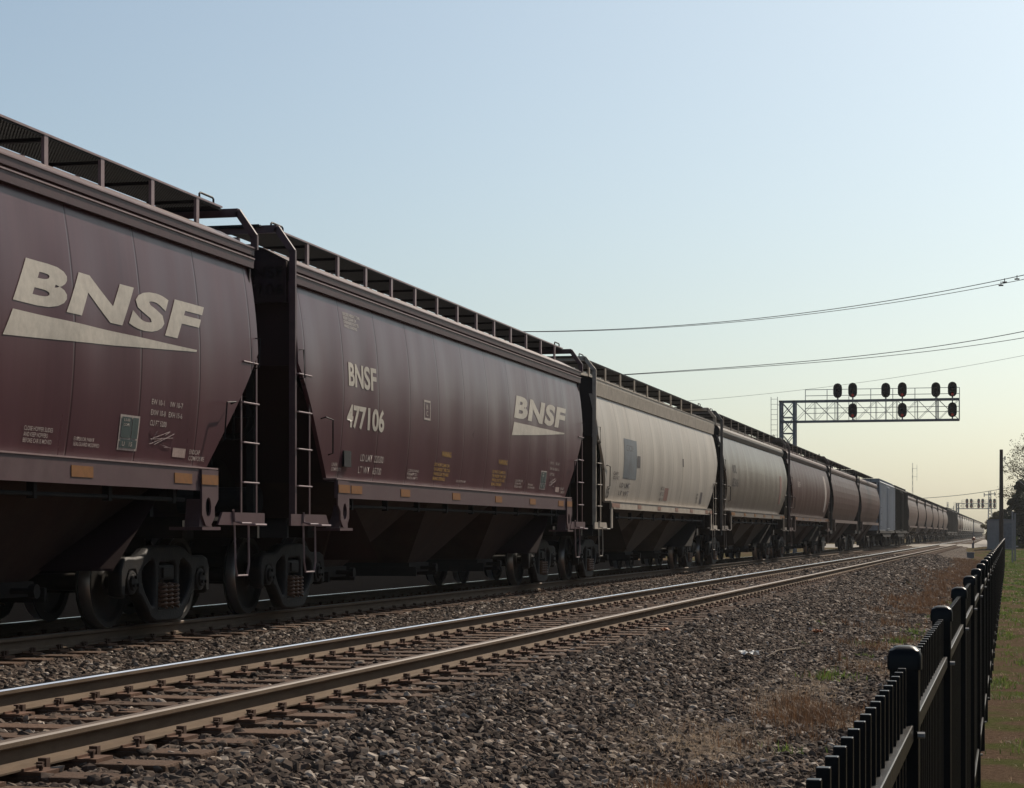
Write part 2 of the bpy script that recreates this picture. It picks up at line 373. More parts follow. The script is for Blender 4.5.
# ------------------------------------------------------------------ shared running gear meshes
def wheel_mesh():
    m = MB()
    # outboard = +x ; profile from hub outwards
    m.lathe([(0.02,0.0),(0.05,0.02),(0.05,0.13),(0.015,0.17),(0.0,0.30),(0.02,0.37),(0.065,0.40),(0.07,0.452)], 'x', n=36)
    m.m = 1
    m.lathe([(0.07,0.452),(0.06,0.458),(-0.045,0.463)], 'x', n=36)
    m.m = 0
    m.lathe([(-0.045,0.463),(-0.058,0.486),(-0.072,0.484),(-0.075,0.40),(-0.03,0.37),(-0.03,0.17),(-0.07,0.13),(-0.08,0.085)], 'x', n=36)
    return m.mesh('wheel', [M_wheel, M_tread], smooth=True)
def sideframe_mesh():
    half = [(0,0.80),(0.30,0.80),(0.46,0.775),(0.62,0.70),(0.80,0.685),(1.00,0.69),(1.09,0.66),(1.135,0.58),(1.135,0.36),(1.07,0.34),(1.05,0.50),(0.98,0.60),(0.80,0.60),
            (0.73,0.50),(0.72,0.36),(0.64,0.33),(0.50,0.20),(0.40,0.10),(0.28,0.065),(0,0.06)]
    outer = half + [(-x, z) for (x, z) in half[-2:0:-1]]
    win = [(-0.245,0.15),(0.245,0.15),(0.245,0.62),(0.20,0.68),(-0.20,0.68),(-0.245,0.62)]
    def tri(s): 
        return [(s*0.305,0.20),(s*0.305,0.62),(s*0.34,0.69),(s*0.42,0.705),(s*0.60,0.63),(s*0.655,0.58),(s*0.655,0.44),(s*0.56,0.32),(s*0.40,0.18)]
    return plate_mesh('sideframe', [outer, win, tri(1), tri(-1)], 0.09, M_cast, 0.028)
def spring_mesh():
    m = MB()
    for (x, y) in [(0.07,-0.155),(0.07,0.0),(0.07,0.155),(-0.08,-0.155),(-0.08,0.0),(-0.08,0.155)]:
        pts = []; turns = 5.5; n = 60
        for k in range(n+1):
            t = k/n; a = 2*math.pi*turns*t
            pts.append((x+0.055*math.cos(a), y+0.055*math.sin(a), 0.185+0.245*t))
        m.tube(pts, 0.0135, 6)
    return m.mesh('spring_nest', M_spring, smooth=True)
def cap_mesh():
    m = MB()
    m.lathe([(-0.08,0.12),(0.03,0.12),(0.035,0.10),(0.035,0.085),(0.06,0.08),(0.065,0.0)], 'x', n=20)
    for k in range(3):
        a = R(90+120*k); y, z = 0.055*math.cos(a), 0.055*math.sin(a)
        m.bar((0.06,y,z),(0.085,y,z),0.018,6)
    return m.mesh('bearing_cap', M_cast, smooth=False)
def bolster_mesh():
    m = MB()
    m.prism([(-1.06,0.47),(1.06,0.47),(1.06,0.62),(0.75,0.70),(0.35,0.80),(-0.35,0.80),(-0.75,0.70),(-1.06,0.62)], 'y', -0.2, 0.2)
    # wedges and upper friction pads visible in the window
    for s in (-1, 1):
        m.box(s*1.075-0.012, s*1.075+0.012, -0.13, 0.13, 0.49, 0.60)
        m.box(s*0.95-0.12, s*0.95+0.12, -0.22, 0.22, 0.16, 0.185)
    return m.mesh('bolster', M_cast, bevel=0.012)
def axle_mesh():
    m = MB(); m.lathe([(-1.0,0.07),(-0.8,0.075),(-0.7,0.095),(0,0.08),(0.7,0.095),(0.8,0.075),(1.0,0.07)], 'x', n=16)
    return m.mesh('axle', M_wheel, smooth=True)
def brakebeam_mesh():
    m = MB()
    for s in (-1, 1):
        m.beam((-0.75,s*0.40,0.38),(0.75,s*0.40,0.38),0.10,0.08)
        for t in (-1, 1):
            m.prism([(s*0.40,0.28),(s*0.43,0.28),(s*0.45,0.50),(s*0.38,0.50)], 'x', t*0.75-0.05, t*0.75+0.05)
    return m.mesh('brake_beam', M_under)
G_wheel, G_frame, G_spring, G_cap, G_bol, G_axle, G_bb = wheel_mesh(), sideframe_mesh(), spring_mesh(), cap_mesh(), bolster_mesh(), axle_mesh(), brakebeam_mesh()
def simple_truck_mesh():
    m = MB()
    for s in (-1, 1):
        for y in (-0.89, 0.89):
            m.lathe([(s*0.68,0.1),(s*0.70,0.46),(s*0.82,0.45),(s*0.80,0.1)], 'x', (0,y,0.455), 20)
            m.lathe([(s*1.0,0.12),(s*1.07,0.10),(s*1.07,0.0)], 'x', (0,y,0.455), 10)
        m.prism([(-1.1,0.4),(-1.1,0.66),(-0.4,0.78),(0.4,0.78),(1.1,0.66),(1.1,0.4),(0.75,0.4),(0.4,0.1),(-0.4,0.1),(-0.75,0.4)], 'x', s*0.92, s*1.03)
    m.box(-0.95,0.95,-0.2,0.2,0.5,0.8)
    return m.mesh('truck', M_cast)
G_struck = simple_truck_mesh()
def truck(root, y, detail=2):
    if detail == 0:
        return link('truck', G_struck, root, (0, y, 0))
    t = link('truck', G_bol, root, (0, y, 0))
    for s in (-1, 1):
        link('sideframe', G_frame, t, (s*1.0, 0, 0))
        sp = link('spring_nest', G_spring, t, (s*1.0, 0, 0))
        for yy in (-0.89, 0.89):
            w = link('wheel', G_wheel, t, (s*0.755, yy, 0.463), rz=0 if s > 0 else math.pi)
            link('bearing_cap', G_cap, t, (s*1.045, yy, 0.46), rz=0 if s > 0 else math.pi)
    for yy in (-0.89, 0.89): link('axle', G_axle, t, (0, yy, 0.463))
    link('brake_beam', G_bb, t, (0, 0, 0))
    return t

# ------------------------------------------------------------------ covered hopper
class P: pass
def style(**k):
    p = P(); p.__dict__.update(dict(hl=8.2, sill=6.9, z0=1.61, z1=3.87, zc=2.92, hw0=1.49, hw1=1.475, bulge=0.105, pitch=1.45, pillow=0.013,
        roofpts=[(1.475,3.85),(1.53,3.852),(1.535,3.945),(1.535,3.957),(1.485,3.957),(1.485,3.992),(1.535,3.992),(1.54,4.065),(1.50,4.09),(1.15,4.27),(0.45,4.42),(0,4.45)],
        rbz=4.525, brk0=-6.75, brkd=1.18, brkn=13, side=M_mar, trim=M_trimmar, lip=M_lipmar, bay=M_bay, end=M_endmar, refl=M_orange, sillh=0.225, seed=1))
    p.__dict__.update(k); return p
def make_surf(p):
    rs = np.random.default_rng(p.seed); dents = [(rs.uniform(-p.hl, p.hl), rs.uniform(p.z0, p.z1), rs.uniform(0.25,0.7), rs.uniform(0.4,0.9), rs.uniform(-0.010,0.007)) for _ in range(26)]
    depth = rs.uniform(0.4, 1.3, 40)*p.pillow
    def surf(y, z):
        t = (z-p.z0)/(p.z1-p.z0); t = min(max(t, 0), 1)
        base = p.hw0*(1-t) + p.hw1*t + p.bulge*4*t*(1-t)*(1-0.0*t)
        k = (y+100*p.pitch)/p.pitch + 0.5; i = int(math.floor(k)); f = k-i
        edge = math.sin(math.pi*f)
        x = base - depth[i % 40]*edge*edge*math.sin(math.pi*min(1, t*1.05))**0.5 if 0 < t < 1 else base
        for (dy, dz, ry, rz, a) in dents:
            e = ((y-dy)/ry)**2 + ((z-dz)/rz)**2
            if e < 6: x += a*math.exp(-e)*math.sin(math.pi*t)
        return x
    return surf
def hopper(name, p, loc, detail=2):
    root = empty(name, loc); surf = make_surf(p)
    HL, SL = p.hl, p.sill
    def hl(z): return HL if z >= p.zc else SL + (HL-SL)*((z-p.z0)/(p.zc-p.z0))
    # side sheets
    zs = sorted(set([p.z0 + (p.z1-p.z0)*k/22 for k in range(23)] + [p.zc]))
    ny = int(2*HL/0.12)
    for s in (1, -1):
        vs = []; fs = []
        for z in zs:
            h = hl(z)
            for j in range(ny+1):
                y = -h + 2*h*j/ny; vs.append((s*surf(y*s, z), y, z))
        w = ny+1
        for i in range(len(zs)-1):
            for j in range(ny): fs.append((i*w+j, i*w+j+1, (i+1)*w+j+1, (i+1)*w+j))
        # returned edge so the sheet has thickness at its ends
        n0 = len(vs)
        for e in (0, ny):
            b0 = len(vs)
            for i in range(len(zs)): 
                v = vs[i*w+e]; vs.append((v[0]-s*0.05, v[1], v[2]))
            for i in range(len(zs)-1): fs.append((i*w+e, (i+1)*w+e, b0+i+1, b0+i))
        me = bpy.data.meshes.new('side_sheet'); me.from_pydata(vs, [], fs)
        bm = bmesh.new(); bm.from_mesh(me); bmesh.ops.recalc_face_normals(bm, faces=bm.faces); bm.to_mesh(me); bm.free()
        me.materials.append(p.side); me.shade_smooth(); me.set_sharp_from_angle(angle=R(40))
        o = link('side_sheet', me, root)
        if s > 0: root_side = o
    # roof
    m = MB(); pr = p.roofpts; full = pr + [(-x, z) for (x, z) in pr[-2::-1]]
    ys = [-HL + 2*HL*k/24 for k in range(25)]
    m.loft(full, ys)
    m.box(-0.46, 0.46, -7.9, 7.9, 4.25, 4.50)
    m.build('roof', p.trim, root)
    # eave lips, carrying the painted highlight on the maroon cars
    m = MB()
    for s in (1, -1):
        for (x, z) in [q for q in p.lips]:
            m.box(s*x-0.006, s*x+0.006, -HL, HL, z-0.008, z+0.006)
    m.build('eave_edge', p.lip, root)
    # hatch covers
    for k in range(4):
        m = MB(); y0 = -7.2+k*3.6
        m.prism([(-0.34,4.40),(0.34,4.40),(0.34,4.52),(0.26,4.57),(-0.26,4.57),(-0.34,4.52)], 'y', y0+0.03, y0+3.57)
        for q in range(6): m.box(-0.37, 0.37, y0+0.25+q*0.6, y0+0.30+q*0.6, 4.53, 4.592)
        m.build('hatch_cover', p.trim, root)
    # running boards: real grating
    m = MB(); x0, x1 = 0.60, 1.19; zt = p.rbz
    nb = 19
    for k in range(nb): 
        x = x0 + (x1-x0)*k/(nb-1); m.box(x-0.003, x+0.003, -HL+0.12, HL-0.12, zt-0.03, zt-0.002)
    ncr = int((2*HL-0.24)/0.055)
    for k in range(ncr):
        y = -HL+0.12 + (2*HL-0.24)*k/(ncr-1); m.box(x0, x1, y-0.004, y+0.004, zt-0.026, zt-0.008)
    gr = m.mesh('running_board', M_grate)
    link('running_board', gr, root)
    o = link('running_board', gr, root); o.rotation_euler = (0, 0, math.pi)
    m = MB()
    for s in (1, -1):
        m.box(s*1.202-0.004, s*1.202+0.004, -HL+0.1, HL-0.1, zt-0.014, zt+0.006)
    m.build('running_board_edge', p.lip if p.sillh > 0.2 else M_grate, root)
    # brackets
    zr = 4.27-0.05*0.43+0.0
    m = MB(); m.box(1.17, 1.20, -0.038, 0.038, 4.13, zt-0.015); m.m = 1; m.box(0.62, 1.17, -0.02, 0.02, zt-0.065, zt-0.034)
    bk = m.mesh('roof_bracket', [p.lip, M_grate])
    for k in range(p.brkn):
        y = p.brk0 + p.brkd*k
        link('roof_bracket', bk, root, (0, y, 0)); 
        o = link('roof_bracket', bk, root, (0, y, 0)); o.rotation_euler = (0, 0, math.pi)
    # end arches + crossover platform
    for e in (-1, 1):
        y = e*(HL-0.0)
        m = MB()
        for s in (1, -1):
            zb = 1.05 if (e*s < 0) else 4.06
            m.beam((s*1.53,y+e*0.03,zb),(s*1.53,y+e*0.03,4.22),0.075,0.05,(0,1,0))
            m.beam((s*1.53,y+e*0.03,4.205),(s*1.33,y+e*0.03,p.rbz-0.035),0.075,0.05,(0,1,0))
        m.beam((-1.34,y+e*0.03,p.rbz-0.05),(1.34,y+e*0.03,p.rbz-0.05),0.09,0.05,(0,1,0))
        m.build('end_arch', p.trim, root)
        m = MB()
        for k in range(9):
            yy = e*(HL-0.02+0.055*k*1.0-0.3); m.box(-1.15,1.15,yy-0.003,yy+0.003,p.rbz-0.03,p.rbz)
        for k in range(24):
            x = -1.15+0.1*k; m.box(x-0.004,x+0.004,min(e*(HL-0.32),e*(HL+0.13)),max(e*(HL-0.32),e*(HL+0.13)),p.rbz-0.026,p.rbz-0.008)
        m.build('crossover_platform', M_grate, root)
        # grab iron loop on roof
        m = MB(); yg = e*(HL-0.45)
        m.tube([(1.16,yg-0.2,p.rbz),(1.16,yg-0.2,p.rbz+0.06),(1.16,yg-0.17,p.rbz+0.075),(1.16,yg+0.17,p.rbz+0.075),(1.16,yg+0.2,p.rbz+0.06),(1.16,yg+0.2,p.rbz)],0.012)
        m.build('grab_iron', M_grate, root)
    # ends
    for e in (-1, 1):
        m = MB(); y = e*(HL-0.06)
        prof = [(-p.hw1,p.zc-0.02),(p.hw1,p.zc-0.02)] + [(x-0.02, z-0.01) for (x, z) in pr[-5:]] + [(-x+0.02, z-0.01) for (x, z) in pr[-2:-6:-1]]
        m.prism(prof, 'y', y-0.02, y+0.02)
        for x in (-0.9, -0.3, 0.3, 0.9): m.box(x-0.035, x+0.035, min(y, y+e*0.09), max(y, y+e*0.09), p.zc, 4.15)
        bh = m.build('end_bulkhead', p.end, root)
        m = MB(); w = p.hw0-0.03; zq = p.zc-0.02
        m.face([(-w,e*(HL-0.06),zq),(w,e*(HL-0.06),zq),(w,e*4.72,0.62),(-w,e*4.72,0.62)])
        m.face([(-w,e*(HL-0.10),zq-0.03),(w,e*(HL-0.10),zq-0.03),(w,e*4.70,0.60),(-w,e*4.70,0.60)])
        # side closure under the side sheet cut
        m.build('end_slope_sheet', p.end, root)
        # end platform, corner posts, posts supporting
        m = MB()
        m.box(-1.50,1.50,min(e*(SL+0.1),e*(HL+0.2)),max(e*(SL+0.1),e*(HL+0.2)),1.085,1.125)
        m.box(-1.52,1.52,min(e*(HL+0.14),e*(HL+0.2)),max(e*(HL+0.14),e*(HL+0.2)),0.90,1.125)
        for x in (-0.95, 0.95, -0.35, 0.35):
            m.beam((x,e*(HL-0.15),1.125),(x,e*(HL-0.15),p.zc),0.09,0.09,(0,1,0))
        m.box(-0.2,0.2,min(e*6.0,e*(HL+0.1)),max(e*6.0,e*(HL+0.1)),0.72,1.08)
        m.box(-1.30,1.30,min(e*6.75,e*7.05),max(e*6.75,e*7.05),0.90,1.085)
        m.prism([(e*6.95,1.12),(e*6.35,1.12),(e*5.6,1.7),(e*6.95,1.9)],'x',-0.03,0.03)
        m.build('end_platform', M_under, root)
        # brake gear on the end platforms
        if e < 0:
            m = MB(); m.lathe([(-0.5,0),(-0.5,0.16),(0.5,0.16),(0.5,0)],'x',(0.3,e*(7.4),1.35),16); m.build('air_reservoir', M_under, root)
            m = MB(); m.lathe([(-0.02,0.20),(0.02,0.23),(0.02,0.26),(-0.02,0.27)],'y',(0.85,e*(HL+0.16),2.3),20); m.beam((0.60,e*(HL+0.16),2.3),(1.10,e*(HL+0.16),2.3),0.03,0.02); m.beam((0.85,e*(HL+0.16),2.05),(0.85,e*(HL+0.16),2.55),0.03,0.02); m.build('brake_wheel', M_under, root)
        else:
            m = MB(); m.lathe([(-0.45,0),(-0.45,0.2),(0.35,0.2),(0.35,0)],'x',(-0.4,e*(7.5),1.38),16); m.build('brake_cylinder', M_under, root)
        # coupler
        m = MB()
        yb = HL+0.1; g = p.half_pitch - HL
        m.box(-0.07,0.07,min(e*(HL-0.2),e*(HL+g-0.12)),max(e*(HL-0.2),e*(HL+g-0.12)),0.78,0.94)
        m.prism([(-0.16,e*(HL+g-0.22)),(0.14,e*(HL+g-0.22)),(0.20,e*(HL+g-0.03)),(0.10,e*(HL+g+0.06)),(-0.02,e*(HL+g-0.02)),(-0.16,e*(HL+g+0.02))],'z',0.72,1.0)
        m.build('coupler', M_cast, root)
        m = MB()
        m.tube([(0.28,e*(HL+0.05),0.85),(0.30,e*(HL+0.22),0.70),(0.26,e*(HL+g*0.7),0.48),(0.18,e*(HL+g),0.42)],0.025,8)
        m.build('air_hose', M_sigblk, root)
    # side sills with reflectors, jacking plates
    for s in (1, -1):
        m = MB()
        x = 1.60*s
        a, b = (x-0.012, x+0.012)
        m.box(min(a,b),max(a,b),-SL,SL,p.z0-p.sillh,p.z0)
        m.box(min(s*1.46,s*1.60),max(s*1.46,s*1.60),-SL,SL,p.z0-0.018,p.z0-0.003)
        sl = m.build('side_sill', p.trim, root)
        m = MB(); m.box(min(s*1.45,s*1.625),max(s*1.45,s*1.625),-SL-0.02,SL+0.02,p.z0-0.001,p.z0+0.014)
        m.build('sill_lip', p.lip, root)
        zz = p.z0-p.sillh*0.5
        rm = MB(); rm.box(-0.003,0.003,-0.22,0.22,-0.05 if p.sillh > .2 else -0.045,0.05 if p.sillh > .2 else 0.045)
        rme = rm.mesh('reflector', p.refl)
        for yy in [-SL+0.23, -SL+0.80, -3.95, -1.3, 1.3, 3.73, SL-0.88, SL-0.24]:
            link('reflector', rme, sl, (s*(1.640 if abs(yy) > SL-0.4 else 1.6155), yy*s, zz))
        for e in (-1, 1):
            if p.sillh > 0.2:
                lp = [(e*(SL),p.z0-0.012),(e*(SL),1.30),(e*(SL-0.10),1.22),(e*(SL-0.10),1.12),(e*(SL-0.20),1.03),(e*(SL-0.34),1.03),(e*(SL-0.44),1.14),(e*(SL-0.44),p.z0-0.012)]
                me = plate_mesh('jacking_plate', [lp, circ(e*(SL-0.27),1.22,0.075,14,0.10)], 0.02, p.trim)
                link('jacking_plate', me, root, (s*1.625,0,0))
                m = MB(); m.prism([(e*(SL-0.46),1.02),(e*(SL-0.1),1.02),(e*(SL-0.3),1.16),(e*(SL-0.4),1.3)],'x',min(s*1.45,s*1.61),max(s*1.45,s*1.61))
                m.box(min(s*1.3,s*1.66),max(s*1.3,s*1.66),min(e*(SL-0.5),e*(SL+0.0)),max(e*(SL-0.5),e*(SL+0.0)),0.985,1.018)
                m.build('bolster_end', p.trim, root)
            else:
                m = MB(); m.box(min(s*1.60,s*1.63),max(s*1.60,s*1.63),min(e*(SL-0.14),e*SL),max(e*(SL-0.14),e*SL),1.06,p.z0-0.02)
                m.build('jacking_plate', p.trim, root)
        # pipe
        m = MB(); m.bar((s*1.50,-6.3,1.29),(s*1.50,6.3,1.29),0.022,8)
        for k in range(9): 
            yy = -6.0+1.5*k; m.box(min(s*1.46,s*1.53),max(s*1.46,s*1.53),yy-0.03,yy+0.03,1.25,1.40)
        m.build('brake_pipe', M_under, root)
        # ladders, step plates, stirrups at both ends
        for e in (-1, 1):
            m = MB(); ya, yb_ = e*(HL-0.0), e*(HL-0.46)
            full = (e*s < 0)
            for yy in (ya, yb_):
                if yy == ya and full: continue
                m.beam((s*1.56,yy,1.10),(s*1.56,yy,p.zc-0.05),0.012,0.04,(0,1,0))
            m.build('ladder', p.trim, root)
            mm = MB(); 
            mm.tube([(0,-0.232,0.0),(s*0.03,-0.232,0.0),(s*0.03,0.232,0.0),(0,0.232,0.0)],0.010,6)
            rgm = mm.mesh('rung', p.lip)
            ld = COL.objects[-1] if False else None
            for z in (1.50,1.93,2.36,2.80):
                link('rung', rgm, root, (s*1.56,(ya+yb_)/2,z))
            m = MB()
            m.prism([(e*(SL+0.15),1.04),(e*(HL+0.22),1.04),(e*(HL+0.22),1.175),(e*(SL+0.27),1.175)],'x',min(s*1.55,s*1.575),max(s*1.55,s*1.575))
            m.build('step_plate', p.trim, root)
            m = MB(); yc = e*(HL-0.45)
            m.tube([(s*1.585,yc-0.02*e-0.28,1.20),(s*1.585,yc-0.26,1.08),(s*1.66,yc-0.26,1.06),(s*1.66,yc+0.02,1.06),(s*1.585,yc+0.02,1.06)],0.013,6)
            m.build('grab_iron', p.lip, root)
            m = MB(); m.tube([(s*1.60,yc+0.12,1.045),(s*1.66,yc+0.14,1.045),(s*1.66,yc+0.48,1.045),(s*1.60,yc+0.5,1.045)],0.014,6)
            m.build('step_rail', p.lip, root)
            m = MB()
            m.tube([(s*1.56,yc-0.21,1.06),(s*1.57,yc-0.20,0.62),(s*1.57,yc-0.15,0.50),(s*1.57,yc+0.15,0.50),(s*1.57,yc+0.20,0.62),(s*1.56,yc+0.21,1.06)],0.012,6)
            m.build('stirrup_step', p.lip, root)
            # hand hold on the lower corner of side sheet
            m = MB(); yv = e*(SL+0.20); zb = 1.90; xs_ = 1.60
            m.tube([(s*(xs_-0.03),yv-e*0.02,zb),(s*(xs_+0.03),yv-e*0.02,zb+0.02),(s*(xs_+0.045),yv+e*0.02,zb+0.42),(s*(xs_+0.04),yv+e*0.28,zb+0.44),(s*(xs_-0.02),yv+e*0.29,zb+0.42)],0.009,6)
            m.build('grab_iron', M_grate, root)
            m = MB()
            m.tube([(s*(xs_-0.06),e*(HL-0.06),p.zc+0.16),(s*(xs_+0.03),e*(HL-0.06),p.zc+0.16),(s*(xs_+0.03),e*(HL-0.1),p.zc-0.16),(s*(xs_-0.04),e*(HL-0.1),p.zc-0.18)],0.009,6)
            m.build('grab_iron', M_grate, root)
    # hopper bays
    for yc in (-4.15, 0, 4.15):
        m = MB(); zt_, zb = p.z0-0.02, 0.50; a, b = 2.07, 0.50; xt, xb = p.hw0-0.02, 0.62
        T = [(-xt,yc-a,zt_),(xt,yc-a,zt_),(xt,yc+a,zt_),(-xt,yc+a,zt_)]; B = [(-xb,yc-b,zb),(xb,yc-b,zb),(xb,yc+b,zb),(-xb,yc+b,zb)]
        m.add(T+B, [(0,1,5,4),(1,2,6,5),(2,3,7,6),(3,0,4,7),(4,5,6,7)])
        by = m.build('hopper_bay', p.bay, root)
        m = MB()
        m.box(-0.66,0.66,yc-0.55,yc+0.55,0.36,0.50)
        m.box(-0.78,0.78,yc-0.58,yc-0.53,0.30,0.44); m.box(-0.78,0.78,yc+0.53,yc+0.58,0.30,0.44)
        m.bar((-0.9,yc+0.1,0.42),(0.9,yc+0.1,0.42),0.03,8)
        for s in (1, -1): m.lathe([(s*0.86,0),(s*0.86,0.07),(s*0.92,0.07),(s*0.92,0)],'x',(0,yc+0.1,0.42),8)
        m.build('outlet_gate', M_under, by)
    m = MB(); m.box(-0.16,0.16,-6.2,6.2,0.95,1.30); m.build('centre_sill', M_under, root)
    truck(root, -6.9, detail); truck(root, 6.9, detail)
    return root, root_side, surf

def lips_for(kind): return [(1.54,3.955),(1.545,4.072)] if kind == 'A' else [(1.53,4.055)]
ROOF_B = [(1.455,3.73),(1.50,3.735),(1.525,3.99),(1.525,4.05),(1.50,4.065),(1.15,4.15),(0.45,4.36),(0,4.40)]
stA = style(lips=lips_for('A'), half_pitch=8.85)
stB = style(lips=lips_for('B'), half_pitch=9.37, hl=8.62, sill=7.35, z1=3.75, hw1=1.46, roofpts=ROOF_B, bulge=0.15, side=M_cream, trim=M_trimcr,
            lip=M_trimcr, bay=M_baycr, end=M_endgr, refl=M_pinkref, sillh=0.15, brk0=-7.5, brkd=1.75, brkn=9, seed=5, rbz=4.50)
stC = style(lips=lips_for('B'), half_pitch=9.37, hl=8.62, sill=7.35, z1=3.80, hw1=1.40, hw0=1.42, roofpts=[(1.40,3.78),(1.44,3.80),(1.47,3.90),(1.46,3.98),(1.40,4.06)]+ROOF_B[-3:],
            bulge=0.22, side=M_taupe, trim=M_trimtp, lip=M_trimtp, bay=M_baycr, end=M_endgr, refl=M_orange, sillh=0.15, brk0=-7.5, brkd=1.75, brkn=9, seed=9, rbz=4.50)

# ---- lettering sets
def logo(par, surf, y0, y1, z0, z1, zw, name='painted_logo'):
    wrap(raw_text('BNSF', 0.045, 1.08), y0+0.20, y1, z0, z1, surf, 0.30, 0.005, M_decal, name, par)
    L_ = y1-y0
    wrap([[(y0+0.02, zw[0]), (y0+L_*0.50, zw[0]+(zw[2]-zw[0])*0.49), (y1-0.26, zw[2]), (y1-0.25, zw[1]), (y0+0.20, zw[1])]], y0, y1, zw[0], zw[1], surf, 0, 0.005, M_decal, 'painted_wedge', par)
def stencil(par, surf, body, y0, y1, z0, z1, m=None, name='stencil', off=0.0):
    ls = body.split('\n'); n = len(ls); mx = max(len(t) for t in ls); h = (z1-z0)/(n+0.35*(n-1))
    for i, t in enumerate(ls):
        if not t.strip(): continue
        za = z1-h*(1+1.35*i); hh = h*(1.0 if '' not in ls else 1.4)
        wrap(raw_text(t, 0.008+off), y0, y0+(y1-y0)*len(t)/mx, za, za+hh, surf, 0, 0.005, m or M_small, name, par, cuts=False)
def panel_board(par, surf, y0, z0):
    w, h = 0.43, 0.33
    fr = [[(y0,z0),(y0+w,z0),(y0+w,z0+h),(y0,z0+h)]]
    wrap(fr, y0, y0+w, z0, z0+h, surf, 0, 0.004, M_small, 'stencil_panel', par)
    ins = []
    for (a, b, c, d) in ((0.035,0.115,0.245,0.31),(0.265,0.115,0.40,0.31),(0.035,0.02,0.40,0.10)):
        ins.append([(y0+a,z0+b),(y0+c,z0+b),(y0+c,z0+d),(y0+a,z0+d)])
    wrap(ins, y0, y0+w, z0, z0+h, surf, 0, 0.008, M_board, 'stencil_field', par)
    for (t, a, b, c, d) in (('COTS',0.07,0.20,0.225,0.25),('LUB',0.07,0.20,0.27,0.295),('U   15',0.08,0.30,0.04,0.08)):
        wrap(raw_text(t, 0.01), y0+a, y0+b, z0+c, z0+d, surf, 0, 0.011, M_small, 'stencil', par, cuts=False)
def scribble(par, surf, y0, z0):
    rr = random.Random(5); m = MB(); prev = None
    for k in range(16):
        a = (y0+rr.uniform(0,0.60), z0+rr.uniform(0,0.19)); 
        if prev is not None:
            pts = [(surf(prev[0]+(a[0]-prev[0])*t, prev[1]+(a[1]-prev[1])*t)+0.007, prev[0]+(a[0]-prev[0])*t, prev[1]+(a[1]-prev[1])*t) for t in (0,0.5,1)]
            m.tube(pts, 0.0015, 4)
        prev = a
    m.build('chalk_scribble', M_faint, par)
def letter_maroon(side, surf, number):
    logo(side, surf, 2.27, 6.68, 2.875, 3.268, (2.575, 2.805, 2.785))
    wrap(raw_text('BNSF', 0.03), -6.33, -5.17, 2.79, 3.09, surf, 0, 0.005, M_decal, 'road_name', side)
    wrap(raw_text(number, 0.034), -6.38, -4.82, 2.27, 2.57, surf, 0, 0.005, M_decal, 'car_number', side)
    stencil(side, surf, 'LD LMT  220300', -5.68, -4.72, 1.875, 1.965)
    stencil(side, surf, 'LT WT   65700', -5.72, -4.76, 1.72, 1.81)
    stencil(side, surf, 'CUSHIONING\nPERMITTED\nWHEN EMPTY', -3.55, -3.0, 1.70, 1.84)
    for y in (-2.25, 1.2):
        stencil(side, surf, 'WARNING', y+0.35, y+0.9, 2.07, 2.15, M_yellow, off=0.016)
        stencil(side, surf, 'DO NOT CLIMB ON\nOR UNDER THE CAR\nWHILE GATES ARE\nBEING OPENED', y, y+0.9, 1.72, 1.97, M_yellow, off=0.010)
    stencil(side, surf, 'DO NOT HUMP', -0.95, -0.4, 1.72, 1.755)
    stencil(side, surf, 'CLOSE HOPPER SLIDES\nAND KEEP HOPPERS\nBEFORE CAR IS MOVED', 2.80, 3.33, 1.72, 1.86)
    stencil(side, surf, 'EXTERIOR PAINT\nSEALGUARD MODIFIED', 3.75, 4.30, 1.73, 1.81)
    panel_board(side, surf, 4.68, 1.73)
    stencil(side, surf, 'EW 10-1     IW 10-7\n\nEXW 10-8   EXH 15-6\n\nCU FT 5200', 5.35, 6.12, 1.99, 2.23)
    scribble(side, surf, 5.38, 1.77)
    wrap([[(5.98,1.71),(6.30,1.71),(6.30,1.80),(5.98,1.80)]], 6.02, 6.32, 1.71, 1.80, surf, 0, 0.005, M_sticker, 'paper_sticker', side)
    stencil(side, surf, 'ENDCAP\nCOMPOSITE', 6.40, 6.82, 1.69, 1.80)
    stencil(side, surf, 'LINER\nCOMPOSITE', -6.80, -6.42, 1.72, 1.82)
    stencil(side, surf, 'EXCESS HEIGHT CAR\nKEEP CLEAR OF\nOVERHEAD CHUTES\nWHILE LOADING', -6.35, -5.65, 3.52, 3.71, M_decal)
    # small framed emblem mid car and defect-card holder
    wrap([[(-2.95,2.55),(-2.62,2.55),(-2.62,2.58),(-2.95,2.58)],[(-2.95,2.80),(-2.62,2.80),(-2.62,2.83),(-2.95,2.83)],[(-2.95,2.58),(-2.92,2.58),(-2.92,2.80),(-2.95,2.80)],[(-2.65,2.58),(-2.62,2.58),(-2.62,2.80),(-2.65,2.80)]],
         -3,-2.6,2.5,2.9,surf,0,0.005,M_small,'framed_mark',side,cuts=False)
    stencil(side, surf, 'B\nC', -2.83, -2.74, 2.61, 2.77)
    m = MB(); x = surf(-6.2, 1.9); m.box(x, x+0.03, -6.42, -6.14, 1.78, 1.98); m.build('card_holder', M_grate, side)
